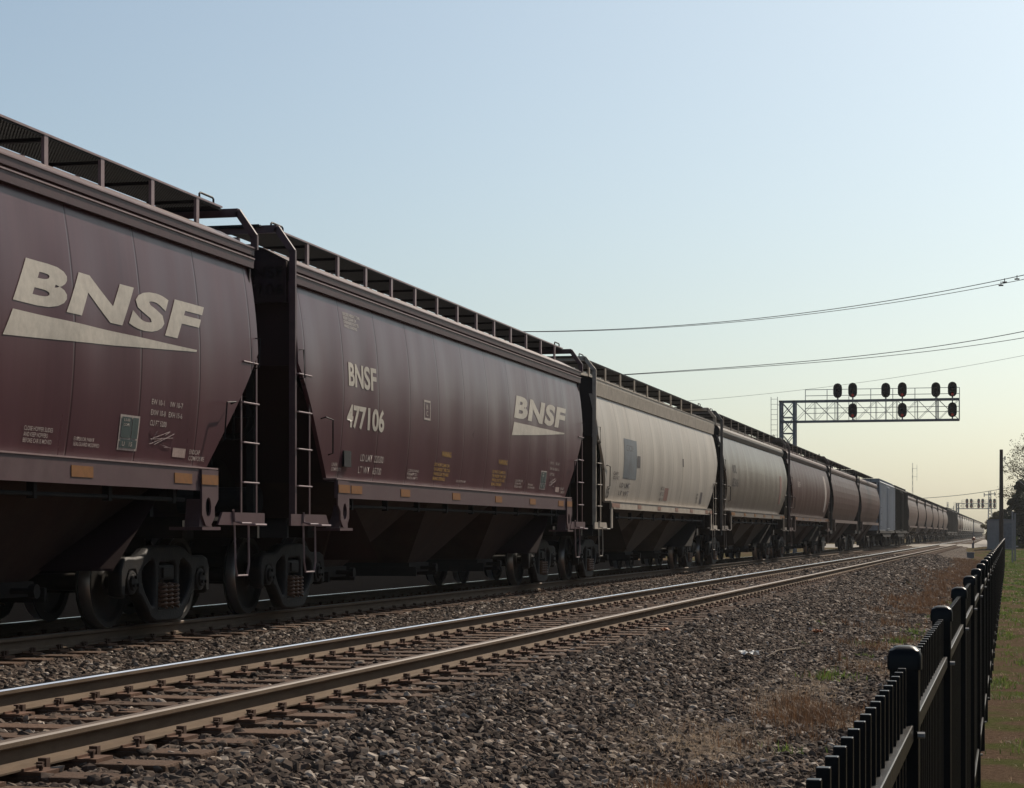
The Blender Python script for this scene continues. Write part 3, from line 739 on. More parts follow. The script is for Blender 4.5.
def number_on_end(root, p, number):
    for (t, z0, z1, x0, x1) in (('BNSF', 3.90, 4.04, 0.92, 1.44), (number, 3.70, 3.84, 0.74, 1.44)):
        me = raw_text(t, 0.02); us = [v.co.x for v in me.vertices]; vs = [v.co.y for v in me.vertices]
        u0, u1, w0, w1 = min(us), max(us), min(vs), max(vs)
        for v in me.vertices:
            v.co = Vector((x0+(v.co.x-u0)/(u1-u0)*(x1-x0), -p.hl+0.06-0.09-0.003-0.052, z0+(v.co.y-w0)/(w1-w0)*(z1-z0)))
        me.materials.clear(); me.materials.append(M_faint); link('end_number', me, root)
    m = MB(); m.box(0.60, 1.465, -p.hl-0.085, -p.hl-0.02, 3.62, 4.10); m.build('number_board', p.end, root)

# ---------------------------------------------------- the train
Y1, Y2, Y3 = 13.05, 30.75, 48.97
TRAIN = []
c1, sd, sf = hopper('covered_hopper_car', stA, (TX, Y1, RT)); letter_maroon(sd, sf, '477098')
tag(c1, 'maroon covered hopper nearest the camera, cut off by the left edge, big BNSF logo', 'hopper car', 'freight cars of the train')
pA2 = style(lips=lips_for('A'), half_pitch=8.85, seed=23)
c2, sd, sf = hopper('covered_hopper_car', pA2, (TX, Y2, RT)); letter_maroon(sd, sf, '477106'); number_on_end(c2, pA2, '477106')
tag(c2, 'maroon covered hopper numbered 477106 on its side, with a small BNSF logo', 'hopper car', 'freight cars of the train')
c3, sd, sf = hopper('covered_hopper_car', stB, (TX, Y3, RT))
tag(c3, 'cream grey covered hopper with a blue grey painted patch on its side', 'hopper car', 'freight cars of the train')
wrap([[(-5.85,2.13),(-4.27,2.13),(-4.27,2.98),(-5.85,2.98)]], -5.85,-4.27,2.13,2.98, sf, 0, 0.005, M_blue, 'painted_patch', sd)
wrap([[(-4.22,2.40),(-3.90,2.40),(-3.90,2.66),(-4.22,2.66)]], -4.22,-3.9,2.4,2.66, sf, 0, 0.005, M_dkst, 'small_patch', sd)
stencil(sd, sf, 'CRDX', -5.6, -4.7, 2.72, 2.85, M_dkst, 'road_name'); stencil(sd, sf, '15', -7.42, -7.14, 1.68, 1.90, M_sigblk, 'spotting_number', off=0.02)
stencil(sd, sf, 'LD LMT', -6.1, -4.9, 1.93, 2.03, M_dkst); stencil(sd, sf, 'LT WT', -6.1, -4.9, 1.76, 1.86, M_dkst)
stencil(sd, sf, 'CAPY\nCU FT', -6.95, -6.25, 2.08, 2.24, M_dkst)
for z in (1.72, 1.85, 1.98): stencil(sd, sf, 'NOTICE', -0.85, -0.35, z, z+0.08, M_dkst)
wrap([[(-0.25,1.74),(0.3,1.74),(0.3,2.04),(-0.25,2.04)]], -0.25,0.3,1.7,2.1, sf, 0, 0.005, M_redst, 'red_label', sd)
wrap([[(5.6,1.74),(6.0,1.74),(6.0,2.05),(5.6,2.05)]], 5.6,6.0,1.7,2.2, sf, 0, 0.005, M_dkst, 'stencil_panel', sd)
stencil(sd, sf, 'EW\nIW\nCU', 4.9, 5.2, 1.75, 2.0, M_dkst)
wrap([[(2.15,2.62),(2.35,2.62),(2.35,2.82),(2.15,2.82)]], 2.15,2.35,2.6,2.9, sf, 0, 0.005, M_dkst, 'scuff_mark', sd, cuts=False)

pitch = 18.74
Y4 = Y3 + pitch
c4, sd, sf = hopper('covered_hopper_car', stC, (TX, Y4, RT))
tag(c4, 'round sided taupe grey covered hopper right behind the cream one', 'hopper car', 'freight cars of the train')
stencil(sd, sf, 'NOKL', -6.9, -6.0, 2.75, 3.0, M_dkst, 'road_name'); stencil(sd, sf, '823416', -6.9, -5.6, 2.35, 2.6, M_dkst, 'car_number')
wrap([[(6.0,2.0),(6.5,2.0),(6.5,3.0),(6.0,3.0)]], 6.0,6.5,2,3, sf, 0, 0.005, M_redst, 'rust_streak', sd)
allobj = list(COL.objects)
# fifth car : maroon, round sided, 2 detail
stD = style(**{**stC.__dict__, 'side': M_mar2, 'trim': M_trimpk, 'lip': M_trimpk, 'bay': M_bay, 'end': M_endgr, 'seed': 31})
c5, sd, sf = hopper('covered_hopper_car', stD, (TX, Y4+pitch, RT))
tag(c5, 'faded maroon covered hopper with a pale strip, behind the taupe grey one', 'hopper car', 'freight cars of the train')
wrap([[(5.9,1.9),(6.5,1.9),(6.5,3.5),(5.9,3.5)]], 5.9,6.5,1.9,3.5, sf, 0, 0.005, M_small, 'pale_strip', sd)
stencil(sd, sf, 'BNSF', -6.3, -5.3, 2.75, 2.98, M_small, 'road_name')
# light version of a hopper for far copies
def far_hopper(name, p, loc):
    root = empty(name, loc); surf = make_surf(p); HL = p.hl; SL = p.sill
    m = MB(); 
    for s in (1, -1):
        zs = [p.z0+(p.z1-p.z0)*k/8 for k in range(9)]
        for i in range(8):
            h0 = HL if zs[i] >= p.zc else SL+(HL-SL)*(zs[i]-p.z0)/(p.zc-p.z0); h1 = HL if zs[i+1] >= p.zc else SL+(HL-SL)*(zs[i+1]-p.z0)/(p.zc-p.z0)
            t0, t1 = (zs[i]-p.z0)/(p.z1-p.z0), (zs[i+1]-p.z0)/(p.z1-p.z0)
            f = lambda t: p.hw0*(1-t)+p.hw1*t+p.bulge*4*t*(1-t)
            m.face([(s*f(t0),-h0,zs[i]),(s*f(t0),h0,zs[i]),(s*f(t1),h1,zs[i+1]),(s*f(t1),-h1,zs[i+1])])
    m.build('side_sheet', p.side, root)
    m = MB(); pr = p.roofpts; m.loft(pr+[(-x, z) for (x, z) in pr[-2::-1]], [-HL, HL]); m.build('roof', p.trim, root)
    m = MB()
    for e in (-1, 1):
        m.box(-p.hw1,p.hw1,e*(HL-0.05)-0.03,e*(HL-0.05)+0.03,p.zc,4.2)
        m.face([(-1.45,e*(HL-0.06),p.zc),(1.45,e*(HL-0.06),p.zc),(0.6,e*4.7,0.6),(-0.6,e*4.7,0.6)])
        m.box(-1.5,1.5,min(e*(SL),e*(HL+0.2)),max(e*(SL),e*(HL+0.2)),0.95,1.12)
        m.box(-0.1,0.1,min(e*HL,e*(p.half_pitch)),max(e*HL,e*p.half_pitch),0.78,0.95)
        for s in (1, -1):
            for yy in (HL, HL-0.46): m.box(s*1.54-0.02,s*1.54+0.02,e*yy-0.02,e*yy+0.02,1.1,p.zc)
        m.box(1.48,1.54,e*HL-0.03,e*HL+0.03,1.1,4.2)
    m.build('end_frame', p.end, root)
    m = MB()
    for s in (1, -1):
        m.box(s*1.6-0.015,s*1.6+0.015,-SL,SL,p.z0-p.sillh,p.z0)
        for e in (-1, 1): m.box(s*1.6-0.02,s*1.6+0.02,e*(SL-0.08)-0.07,e*(SL-0.08)+0.07,1.06,p.z0)
    m.build('side_sill', p.trim, root)
    m = MB(); m.box(0.6,1.2,-HL+0.1,HL-0.1,p.rbz-0.04,p.rbz); m.box(-1.2,-0.6,-HL+0.1,HL-0.1,p.rbz-0.04,p.rbz); m.box(-0.35,0.35,-7,7,4.40,4.58)
    for k in range(p.brkn):
        for s in (1, -1): m.box(s*1.18-0.015,s*1.18+0.015,p.brk0+p.brkd*k-0.03,p.brk0+p.brkd*k+0.03,4.2,p.rbz-0.04)
    m.build('running_board', M_grate, root)
    for yc in (-4.15, 0, 4.15):
        m = MB(); zt_, zb = p.z0-0.02, 0.45; a, b = 2.07, 0.50; xt, xb = 1.42, 0.62
        T = [(-xt,yc-a,zt_),(xt,yc-a,zt_),(xt,yc+a,zt_),(-xt,yc+a,zt_)]; B = [(-xb,yc-b,zb),(xb,yc-b,zb),(xb,yc+b,zb),(-xb,yc+b,zb)]
        m.add(T+B, [(0,1,5,4),(1,2,6,5),(2,3,7,6),(3,0,4,7),(4,5,6,7)]); m.build('hopper_bay', p.bay, root)
    truck(root, -6.9, 0); truck(root, 6.9, 0)
    return root
def boxcar(name, loc, m_side, ribs, roofz=4.25, tank=False):
    root = empty(name, loc); HL = 8.7
    m = MB(); m.box(-1.5,1.5,-HL,HL,1.15,roofz); 
    m.build('car_body', m_side, root)
    m = MB(); m.prism([(-1.56,roofz),(1.56,roofz),(1.50,roofz+0.09),(0,roofz+0.22),(-1.50,roofz+0.09)],'y',-HL-0.02,HL+0.02)
    for k in range(14): m.box(-1.5,1.5,-HL+1.2*k,-HL+1.2*k+0.06,roofz+0.05,roofz+0.235)
    m.build('roof', M_galv if ribs else M_under, root)
    m = MB()
    n = 26 if ribs else 12
    for k in range(n+1):
        y = -HL + 2*HL*k/n
        if abs(y) < 1.6: continue
        for s in (1, -1): m.box(min(s*1.5,s*1.57),max(s*1.5,s*1.57),y-0.07,y+0.07,1.2,roofz-0.05)
    m.build('side_post', m_side, root)
    m = MB()
    for s in (1, -1): 
        m.box(min(s*1.5,s*1.60),max(s*1.5,s*1.60),-1.5,1.5,1.25,roofz-0.15)
        for k in range(6): m.box(min(s*1.6,s*1.63),max(s*1.6,s*1.63),-1.4+0.5*k,-1.3+0.5*k,1.3,roofz-0.2)
    m.build('sliding_door', m_side, root)
    m = MB(); m.box(-1.54,1.54,-HL,HL,0.98,1.15); m.box(-0.3,0.3,-9.3,9.3,0.7,0.98)
    for s in (1, -1):
        m.prism([(-5.2,0.98),(5.2,0.98),(4.0,0.72),(-4.0,0.72)],'x',s*1.48-0.02,s*1.48+0.02)
        for e in (-1, 1):
            for z in (1.4,1.8,2.2,2.6): m.box(s*1.6-0.015,s*1.6+0.015,e*(HL-0.3)-0.22,e*(HL-0.3)+0.22,z,z+0.03)
    m.build('underframe', M_under, root)
    truck(root, -6.9, 0); truck(root, 6.9, 0)
    return root
Ynext = Y4 + 2*pitch
ordn = ['first','second','third','fourth','fifth','sixth','seventh','eighth','ninth','tenth','eleventh','twelfth','thirteenth','fourteenth','fifteenth','sixteenth','seventeenth','eighteenth','nineteenth','twentieth']
base_mar = far_hopper('covered_hopper_car', stD, (TX, Ynext, RT))
tag(base_mar, 'middle one of the three faded maroon hoppers before the pale grey boxcar', 'hopper car', 'freight cars of the train')
cache(base_mar, list(COL.objects))
o = copy_tree(base_mar); o.location = (TX, Ynext+pitch, RT)
tag(o, 'last faded maroon covered hopper, coupled to the pale grey boxcar', 'hopper car')
y = Ynext+2*pitch
bg = boxcar('boxcar', (TX, y, RT), M_lgrey, True)
tag(bg, 'pale grey ribbed boxcar standing out in the middle of the train', 'boxcar', 'freight cars of the train')
y += pitch
bd = boxcar('boxcar', (TX, y, RT), M_dkgreen, False)
tag(bd, 'dark green boxcar coupled behind the pale grey boxcar', 'boxcar', 'freight cars of the train')
y += pitch
stP = style(**{**stC.__dict__, 'side': M_pink, 'trim': M_trimpk, 'lip': M_trimpk, 'seed': 41})
base_pink = far_hopper('covered_hopper_car', stP, (TX, y, RT)); cache(base_pink, list(COL.objects)); cache(bd, list(COL.objects)); cache(bg, list(COL.objects))
tag(base_pink, 'bleached reddish hopper, first one behind the dark green boxcar', 'hopper car', 'freight cars of the train')
for k in range(5):
    y += pitch; o = copy_tree(base_pink); o.location = (TX, y, RT)
    tag(o, 'bleached reddish hopper, %s one behind the dark green boxcar' % ordn[k+1], 'hopper car')
for k in range(3):
    y += pitch; o = copy_tree(bd); o.location = (TX, y, RT)
    tag(o, 'dark boxcar, %s of three behind the six bleached hoppers' % ordn[k], 'boxcar')
for k in range(2):
    y += pitch; o = copy_tree(base_mar); o.location = (TX, y, RT)
    tag(o, 'dull maroon hopper far off, %s of two behind the three dark boxcars' % ordn[k], 'hopper car')
o0 = far_hopper('covered_hopper_car', style(**{**stB.__dict__, 'seed': 51}), (TX, y+pitch, RT)); cache(o0, list(COL.objects))
tag(o0, 'tiny cream hopper near the train end, first of the pale distant cars', 'hopper car', 'freight cars of the train'); y += pitch
for k in range(17):
    y += pitch; o = copy_tree(o0, None, ('outlet_gate',)); o.location = (TX, y, RT)
    tag(o, 'tiny pale hopper near the train end, %s of the pale distant cars' % ordn[k+1], 'hopper car')

# ------------------------------------------------------------------ tracks
RS = 0.77; RHT = 0.180*RS
def rail_mesh(y0, y1, topm):
    prof = [(-0.076,0),(0.076,0),(0.076,0.011),(0.025,0.026),(0.0085,0.045),(0.0085,0.125),(0.035,0.135),(0.038,0.143),(0.037,0.170),(0.025,0.180),(-0.025,0.180),(-0.037,0.170),(-0.038,0.143),(-0.035,0.135),(-0.0085,0.125),(-0.0085,0.045),(-0.025,0.026),(-0.076,0.011)]
    prof = [(a, b*RS) for (a, b) in prof]
    m = MB(); ys = [y0]; 
    while ys[-1] < y1: ys.append(min(y1, ys[-1]+ (4 if ys[-1] < 100 else 40)))
    n = len(prof)
    vs = [(x, y, z) for y in ys for (x, z) in prof]; m.v = vs
    for i in range(len(ys)-1):
        for k in range(n):
            m.f.append((i*n+k, i*n+(k+1) % n, (i+1)*n+(k+1) % n, (i+1)*n+k)); m.mi.append(1 if k in (8, 9, 10) else 0)
    return m.mesh('rail', [M_rail, topm])
rl_poly = rail_mesh(-20, 950, M_railtop); rl_dull = rail_mesh(-20, 950, M_railtop2)
G2 = 0.7525
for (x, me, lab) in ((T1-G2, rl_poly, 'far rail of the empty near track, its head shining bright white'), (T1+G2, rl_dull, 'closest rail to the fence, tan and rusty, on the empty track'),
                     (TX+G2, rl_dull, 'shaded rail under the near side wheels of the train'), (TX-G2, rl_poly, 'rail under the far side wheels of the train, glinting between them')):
    o = link('rail', me, None, (x, 0, RT-RHT)); tag(o, lab, 'rail')
# ties
TIE_S = 0.545
mt = MB(); mt.box(-1.30,1.30,-0.115,0.115,-0.18,0); tie_me = mt.mesh('railway_tie', M_tie, bevel=0.012)
mp_ = MB(); mp_.box(-0.19,0.19,-0.098,0.098,0.001,0.019)
for s in (1, -1): mp_.prism([(s*0.078,0.019),(s*0.092,0.019),(s*0.092,0.031),(s*0.080,0.031)],'y',-0.098,0.098)
plate_me = mp_.mesh('tie_plate', M_plate)
def spk(ms_, x, y):
    ms_.box(x-0.007,x+0.007,y-0.007,y+0.007,0.0,0.040+0.015*(x>0.12)); ms_.box(x-0.019,x+0.011,y-0.011,y+0.011,0.040+0.015*(x>0.12),0.050+0.015*(x>0.12))
SPK = ((0.098,0.055),(-0.098,-0.055),(0.15,-0.05))
ms_ = MB(); spk(ms_, 0, 0); spike_me = ms_.mesh('spike', M_spike)
for (x, y) in SPK: spk(mp_, x, y)
plate_far_me = mp_.mesh('tie_plate', M_plate)
ma_ = MB(); 
ma_.box(-0.10,-0.055,-0.02,0.02,-0.03,0.028); ma_.box(0.055,0.098,-0.02,0.02,-0.03,0.028)
anchor_me = ma_.mesh('rail_anchor', M_spike)
TIEZ = RT-RHT-0.019
def tie(xc, y, i, plates, labl, grp):
    t = link('railway_tie', tie_me, None, (xc+random.uniform(-0.05,0.05), y, TIEZ)); t.rotation_euler = (0, 0, random.uniform(-0.012,0.012))
    tag(t, labl, 'railway tie', grp)
    if plates:
        for s in (-1, 1):
            pl = link('tie_plate', plate_me, t, (s*G2+(xc-t.location.x), 0, 0))
            for (sx_, sy_) in SPK: link('spike', spike_me, pl, (sx_, sy_+random.uniform(-0.01,0.01), random.uniform(-0.006,0.016)))
            link('rail_anchor', anchor_me, pl, (0, 0.135, 0.03))
    else:
        for s in (-1, 1): link('tie_plate', plate_far_me, t, (s*G2+(xc-t.location.x), 0, 0))
y = 6.0; i = 0; near_end = 6.0
while i < 190:
    tie(T1, y, i, i < 75, 'wooden tie with rusty plates under the empty near track', 'wooden ties of the near track'); y += TIE_S+random.uniform(-0.015,0.015); i += 1
near_end = y
y = 14.0; i = 0
while i < 108:
    tie(TX, y, i, i < 30, 'wooden tie with its end showing beside the train', 'wooden ties under the train'); y += TIE_S; i += 1
far_end = y
m = MB()
for (xc, ys, ye) in ((T1, near_end, 260), (TX, far_end, 260), (TX, 0, 13.9), (T1, 0, 5.6)):
    y = ys
    while y < ye:
        m.box(xc-1.3,xc+1.3,y-0.115,y+0.115,TIEZ-0.1,TIEZ); y += TIE_S
o = m.build('distant_ties', M_tie); tag(o, 'rows of distant brown wooden ties running on to the horizon', 'railway ties', None, 'stuff')

# ------------------------------------------------------------------ ground
def nz(x, y, s=1.0, seed=0):
    return (math.sin(x*1.7*s+seed)*math.cos(y*1.3*s+seed*2)+math.sin(x*3.1*s+y*2.3*s+seed)*0.5+math.sin(y*5.3*s-x*4.1*s)*0.3)/1.8
GX = [-3000,-600,-120,-40,-20,-14,-10,-6,-3,-2,-1.2,-0.6,0,0.6,1.2,2,4,8,20,60,200,800,3000]
GY = [-300,-60,-20,-5,0,5]+[10+4*k for k in range(60)]+[260,300,360,450,600,900,1500,3000,6000]
m = MB()
w = len(GX)
for y in GY:
    for x in GX:
        z = 0.03*nz(x, y, 0.4) if -12 < x < 20 and y < 200 else 0
        if x > -3: z += max(0, min(1, (y-120)/50))*0.55 if y > 120 else 0
        elif y > 120: z += max(0, min(1, (y-120)/50))*0.45
        m.v.append((x, y, z-0.0))
for j in range(len(GY)-1):
    for i in range(w-1): m.f.append((j*w+i, j*w+i+1, (j+1)*w+i+1, (j+1)*w+i)); m.mi.append(0)
def ground_mat():
    m = bpy.data.materials.new('dirt_and_grass'); m.use_nodes = True
    nt = m.node_tree; N = nt.nodes; L = nt.links; b = N['Principled BSDF']
    tc = N.new('ShaderNodeTexCoord')
    n1 = N.new('ShaderNodeTexNoise'); n1.inputs['Scale'].default_value = 1.1; n1.inputs['Detail'].default_value = 8; L.new(tc.outputs['Object'], n1.inputs[0])
    n2 = N.new('ShaderNodeTexNoise'); n2.inputs['Scale'].default_value = 18; n2.inputs['Detail'].default_value = 8; n2.inputs['Roughness'].default_value = 0.7; L.new(tc.outputs['Object'], n2.inputs[0])
    c = N.new('ShaderNodeValToRGB'); L.new(n2.outputs[0], c.inputs[0])
    c.color_ramp.elements[0].position = 0.3; c.color_ramp.elements[0].color = (0.050,0.034,0.024,1)
    c.color_ramp.elements[1].position = 0.7; c.color_ramp.elements[1].color = (0.15,0.105,0.075,1)
    c2 = N.new('ShaderNodeValToRGB'); L.new(n2.outputs[0], c2.inputs[0])
    c2.color_ramp.elements[0].position = 0.3; c2.color_ramp.elements[0].color = (0.04,0.045,0.016,1)
    c2.color_ramp.elements[1].position = 0.7; c2.color_ramp.elements[1].color = (0.10,0.105,0.045,1)
    r = N.new('ShaderNodeMapRange'); r.inputs[1].default_value = 0.47; r.inputs[2].default_value = 0.58; L.new(n1.outputs[0], r.inputs[0])
    mx = N.new('ShaderNodeMix'); mx.data_type = 'RGBA'; L.new(r.outputs[0], mx.inputs[0]); L.new(c.outputs[0], mx.inputs[6]); L.new(c2.outputs[0], mx.inputs[7])
    L.new(mx.outputs[2], b.inputs['Base Color']); b.inputs['Roughness'].default_value = 1.0; b.inputs['Specular IOR Level'].default_value = 0.0
    bp = N.new('ShaderNodeBump'); bp.inputs['Distance'].default_value = 0.04; L.new(n2.outputs[0], bp.inputs['Height']); L.new(bp.outputs[0], b.inputs['Normal'])
    return m
o = m.build('ground', ground_mat()); o['kind'] = 'structure'

# ballast : bed + individual stones in one stuff object
XS = [-13.6,-13.2,-12.6,-12.2,-12.0,-11.5,-11,-10.6,-10.2,-9.8,-9.4,-9,-8.6,-8.2,-7.9,-7.6,-7.3,-7.0,-6.7,-6.4,-6.1,-5.8,-5.5,-5.2,-4.9,-4.6,-4.3,-4.0,-3.8,-3.6,-3.4,-3.2,-3.0,-2.8,-2.6,-2.4,-2.2,-2.0,-1.7,-1.4,-1.1,-0.8]
def bz(x):
    pts = [(-13.7,-0.05),(-12.4,0.54),(-8.3,0.53),(-8.0,0.54),(-7.4,0.50),(-7.0,0.51),(-6.6,0.537),(-3.95,0.537),(-3.6,0.525),(-2.7,0.22),(-2.2,0.10),(-1.2,0.035),(-0.8,-0.03)]
    return float(np.interp(x, [p[0] for p in pts], [p[1] for p in pts]))
m = MB(); ysb = [-20,-10,0,3]+[5+0.35*k for k in range(100)]+[40.5+1.2*k for k in range(50)]+[104+6*k for k in range(17)]+[230,300,420,600,950]
for y in ysb:
    for x in XS:
        a = 0.016 if y < 110 else 0.0
        m.v.append((x+random.uniform(-0.03,0.03), y, bz(x)+random.uniform(-a, a)))
w = len(XS)
for j in range(len(ysb)-1):
    for i in range(w-1): m.f.append((j*w+i, j*w+i+1, (j+1)*w+i+1, (j+1)*w+i)); m.mi.append(0)
nbed = len(m.v)
pts = []; sizes = []
def scatter(y0, y1, dens, smin, smax, slope=0.53):
    n = int((y1-y0)*9.5*dens)
    Y = RNG.uniform(y0, y1, n); X = -RNG.uniform(0.75, 10.3, n); S = smin*0.7 + (smax*1.12-smin*0.7)*RNG.random(n)**1.4
    keep = (-X < slope*Y+1.2)
    keep &= ~((X < -8.95) & (RNG.random(n) < 0.35))
    for xc in (T1, TX):
        for s in (-1, 1): keep &= np.abs(X-(xc+s*G2)) > 0.10
    # thin out between toe and fence
    p = np.interp(X, [-3.0,-2.4,-1.7,-0.75], [1.0,0.9,0.6,0.15]); keep &= RNG.random(n) < p
    X, Y, S = X[keep], Y[keep], S[keep]
    # tie tops mostly clean
    ph = np.minimum(np.abs(((Y-6.0)/TIE_S+0.5) % 1.0-0.5)*TIE_S, 1)
    ontie = ((np.abs(X-T1) < 1.32) | (np.abs(X-TX) < 1.32)) & (ph < 0.13)
    ptc = np.where((np.sin(X*2.1+Y*1.7)+np.sin(Y*3.3-X*1.3)) > 0.7, 0.80, 0.965); k2 = ~(ontie & (RNG.random(len(X)) < ptc)); X, Y, S, ontie = X[k2], Y[k2], S[k2], ontie[k2]
    Z = np.array([bz(x) for x in X]) + S*0.25 + np.where(ontie, 0.03, 0)
    Z += RNG.uniform(-0.012, 0.016, len(X))
    return np.stack([X, Y, Z], 1), S
SC = [scatter(7, 17, 1750, 0.015, 0.034), scatter(17, 30, 1500, 0.015, 0.034), scatter(30, 55, 750, 0.022, 0.042), scatter(55, 110, 220, 0.036, 0.07)]
P_ = np.concatenate([s[0] for s in SC]); S_ = np.concatenate([s[1] for s in SC])
print('stones', len(P_))
m.v += [tuple(p) for p in P_.tolist()]
me = bpy.data.meshes.new('ballast'); me.from_pydata(m.v, [], m.f)
at_ = me.attributes.new('sz', 'FLOAT', 'POINT'); arr = np.zeros(len(m.v), dtype=np.float32); arr[nbed:] = S_; at_.data.foreach_set('value', arr)
def stone_mat(name, bed=False):
    m = bpy.data.materials.new(name); m.use_nodes = True
    nt = m.node_tree; N = nt.nodes; L = nt.links; b = N['Principled BSDF']
    cr = N.new('ShaderNodeValToRGB'); e = cr.color_ramp
    cols = [(0.0,(0.035,0.028,0.025)),(0.2,(0.075,0.058,0.048)),(0.4,(0.13,0.098,0.078)),(0.55,(0.085,0.062,0.052)),(0.7,(0.19,0.138,0.105)),(0.80,(0.11,0.09,0.078)),(0.88,(0.30,0.24,0.19)),(1.0,(0.50,0.43,0.37))]
    e.elements[0].position, e.elements[0].color = 0, (*cols[0][1], 1); e.elements[1].position, e.elements[1].color = 1, (*cols[-1][1], 1)
    for p_, c_ in cols[1:-1]:
        q = e.elements.new(p_); q.color = (*c_, 1)
    tc = N.new('ShaderNodeTexCoord')
    if bed:
        v = N.new('ShaderNodeTexVoronoi'); v.inputs['Scale'].default_value = 16; L.new(tc.outputs['Object'], v.inputs['Vector'])
        sp = N.new('ShaderNodeSeparateColor'); L.new(v.outputs['Color'], sp.inputs[0]); L.new(sp.outputs[0], cr.inputs[0])
        dk = N.new('ShaderNodeMix'); dk.data_type = 'RGBA'; dk.blend_type = 'MULTIPLY'; dk.inputs[0].default_value = 1; dk.inputs[7].default_value = (0.55,0.52,0.49,1)
        L.new(cr.outputs[0], dk.inputs[6]); L.new(dk.outputs[2], b.inputs['Base Color'])
        bp = N.new('ShaderNodeBump'); bp.invert = True; bp.inputs['Distance'].default_value = 0.035; L.new(v.outputs['Distance'], bp.inputs['Height']); L.new(bp.outputs[0], b.inputs['Normal'])
    else:
        oi = N.new('ShaderNodeObjectInfo'); L.new(oi.outputs['Random'], cr.inputs[0])
        n = N.new('ShaderNodeTexNoise'); n.inputs['Scale'].default_value = 3; n.inputs['Detail'].default_value = 4; L.new(tc.outputs['Object'], n.inputs[0])
        r = N.new('ShaderNodeMapRange'); r.inputs[3].default_value = 0.7; r.inputs[4].default_value = 1.3; L.new(n.outputs[0], r.inputs[0])
        dk = N.new('ShaderNodeMix'); dk.data_type = 'RGBA'; dk.blend_type = 'MULTIPLY'; dk.inputs[0].default_value = 1
        L.new(cr.outputs[0], dk.inputs[6]); L.new(r.outputs[0], dk.inputs[7]); L.new(dk.outputs[2], b.inputs['Base Color'])
    for e_ in cr.color_ramp.elements: e_.color = (e_.color[0]*0.80, e_.color[1]*0.80, e_.color[2]*0.79, 1)
    b.inputs['Roughness'].default_value = 0.9; b.inputs['Specular IOR Level'].default_value = 0.06
    return m
M_stone = stone_mat('ballast_stone'); M_bed = stone_mat('ballast_bed', True)
me.materials.append(M_bed); me.materials.append(M_stone)
bal = bpy.data.objects.new('ballast', me); COL.objects.link(bal)
tag(bal, 'grey and brown crushed stone ballast under and beside the tracks', 'ballast', None, 'stuff')
ng = bpy.data.node_groups.new('stones', 'GeometryNodeTree')
ng.interface.new_socket('Geometry', in_out='INPUT', socket_type='NodeSocketGeometry'); ng.interface.new_socket('Geometry', in_out='OUTPUT', socket_type='NodeSocketGeometry')
N = ng.nodes; L = ng.links
gi = N.new('NodeGroupInput'); go = N.new('NodeGroupOutput')
g2i = N.new('GeometryNodeGeometryToInstance')
for k in range(5):
    ico = N.new('GeometryNodeMeshIcoSphere'); ico.inputs['Radius'].default_value = 1; ico.inputs['Subdivisions'].default_value = 2
    sp = N.new('GeometryNodeSetPosition'); rv = N.new('FunctionNodeRandomValue'); rv.data_type = 'FLOAT_VECTOR'
    rv.inputs[0].default_value = (-0.55,-0.55,-0.55); rv.inputs[1].default_value = (0.55,0.55,0.55); rv.inputs['Seed'].default_value = 17*k+3
    L.new(ico.outputs['Mesh'], sp.inputs['Geometry']); L.new(rv.outputs['Value'], sp.inputs['Offset'])
    ch = N.new('GeometryNodeConvexHull'); L.new(sp.outputs[0], ch.inputs[0])
    sm = N.new('GeometryNodeSetMaterial'); sm.inputs['Material'].default_value = M_stone; L.new(ch.outputs[0], sm.inputs[0])
    ss = N.new('GeometryNodeSetShadeSmooth'); ss.inputs['Shade Smooth'].default_value = False; L.new(sm.outputs[0], ss.inputs[0])
    L.new(ss.outputs[0], g2i.inputs[0])
iop = N.new('GeometryNodeInstanceOnPoints'); iop.inputs['Pick Instance'].default_value = True
L.new(gi.outputs[0], iop.inputs['Points']); L.new(g2i.outputs[0], iop.inputs['Instance'])
na = N.new('GeometryNodeInputNamedAttribute'); na.data_type = 'FLOAT'; na.inputs['Name'].default_value = 'sz'
cmp_ = N.new('FunctionNodeCompare'); cmp_.data_type = 'FLOAT'; cmp_.operation = 'GREATER_THAN'; cmp_.inputs[1].default_value = 0.001
L.new(na.outputs['Attribute'], cmp_.inputs[0]); L.new(cmp_.outputs[0], iop.inputs['Selection'])
ri = N.new('FunctionNodeRandomValue'); ri.data_type = 'INT'; ri.inputs[4].default_value = 0; ri.inputs[5].default_value = 4
L.new([s for s in ri.outputs if s.enabled][0], iop.inputs['Instance Index'])
rr = N.new('FunctionNodeRandomValue'); rr.data_type = 'FLOAT_VECTOR'; rr.inputs[0].default_value = (-0.6,-0.6,0); rr.inputs[1].default_value = (0.6,0.6,6.28); rr.inputs['Seed'].default_value = 5
e2r = N.new('FunctionNodeEulerToRotation'); L.new(rr.outputs[0], e2r.inputs[0]); L.new(e2r.outputs[0], iop.inputs['Rotation'])
rs = N.new('FunctionNodeRandomValue'); rs.data_type = 'FLOAT_VECTOR'; rs.inputs[0].default_value = (0.65,0.6,0.40); rs.inputs[1].default_value = (1.25,0.95,0.80); rs.inputs['Seed'].default_value = 9
vm = N.new('ShaderNodeVectorMath'); vm.operation = 'SCALE'; L.new(rs.outputs[0], vm.inputs[0]); L.new(na.outputs['Attribute'], vm.inputs['Scale']); L.new(vm.outputs[0], iop.inputs['Scale'])
jn = N.new('GeometryNodeJoinGeometry'); L.new(gi.outputs[0], jn.inputs[0]); L.new(iop.outputs[0], jn.inputs[0]); L.new(jn.outputs[0], go.inputs[0])
bal.modifiers.new('stones', 'NODES').node_group = ng

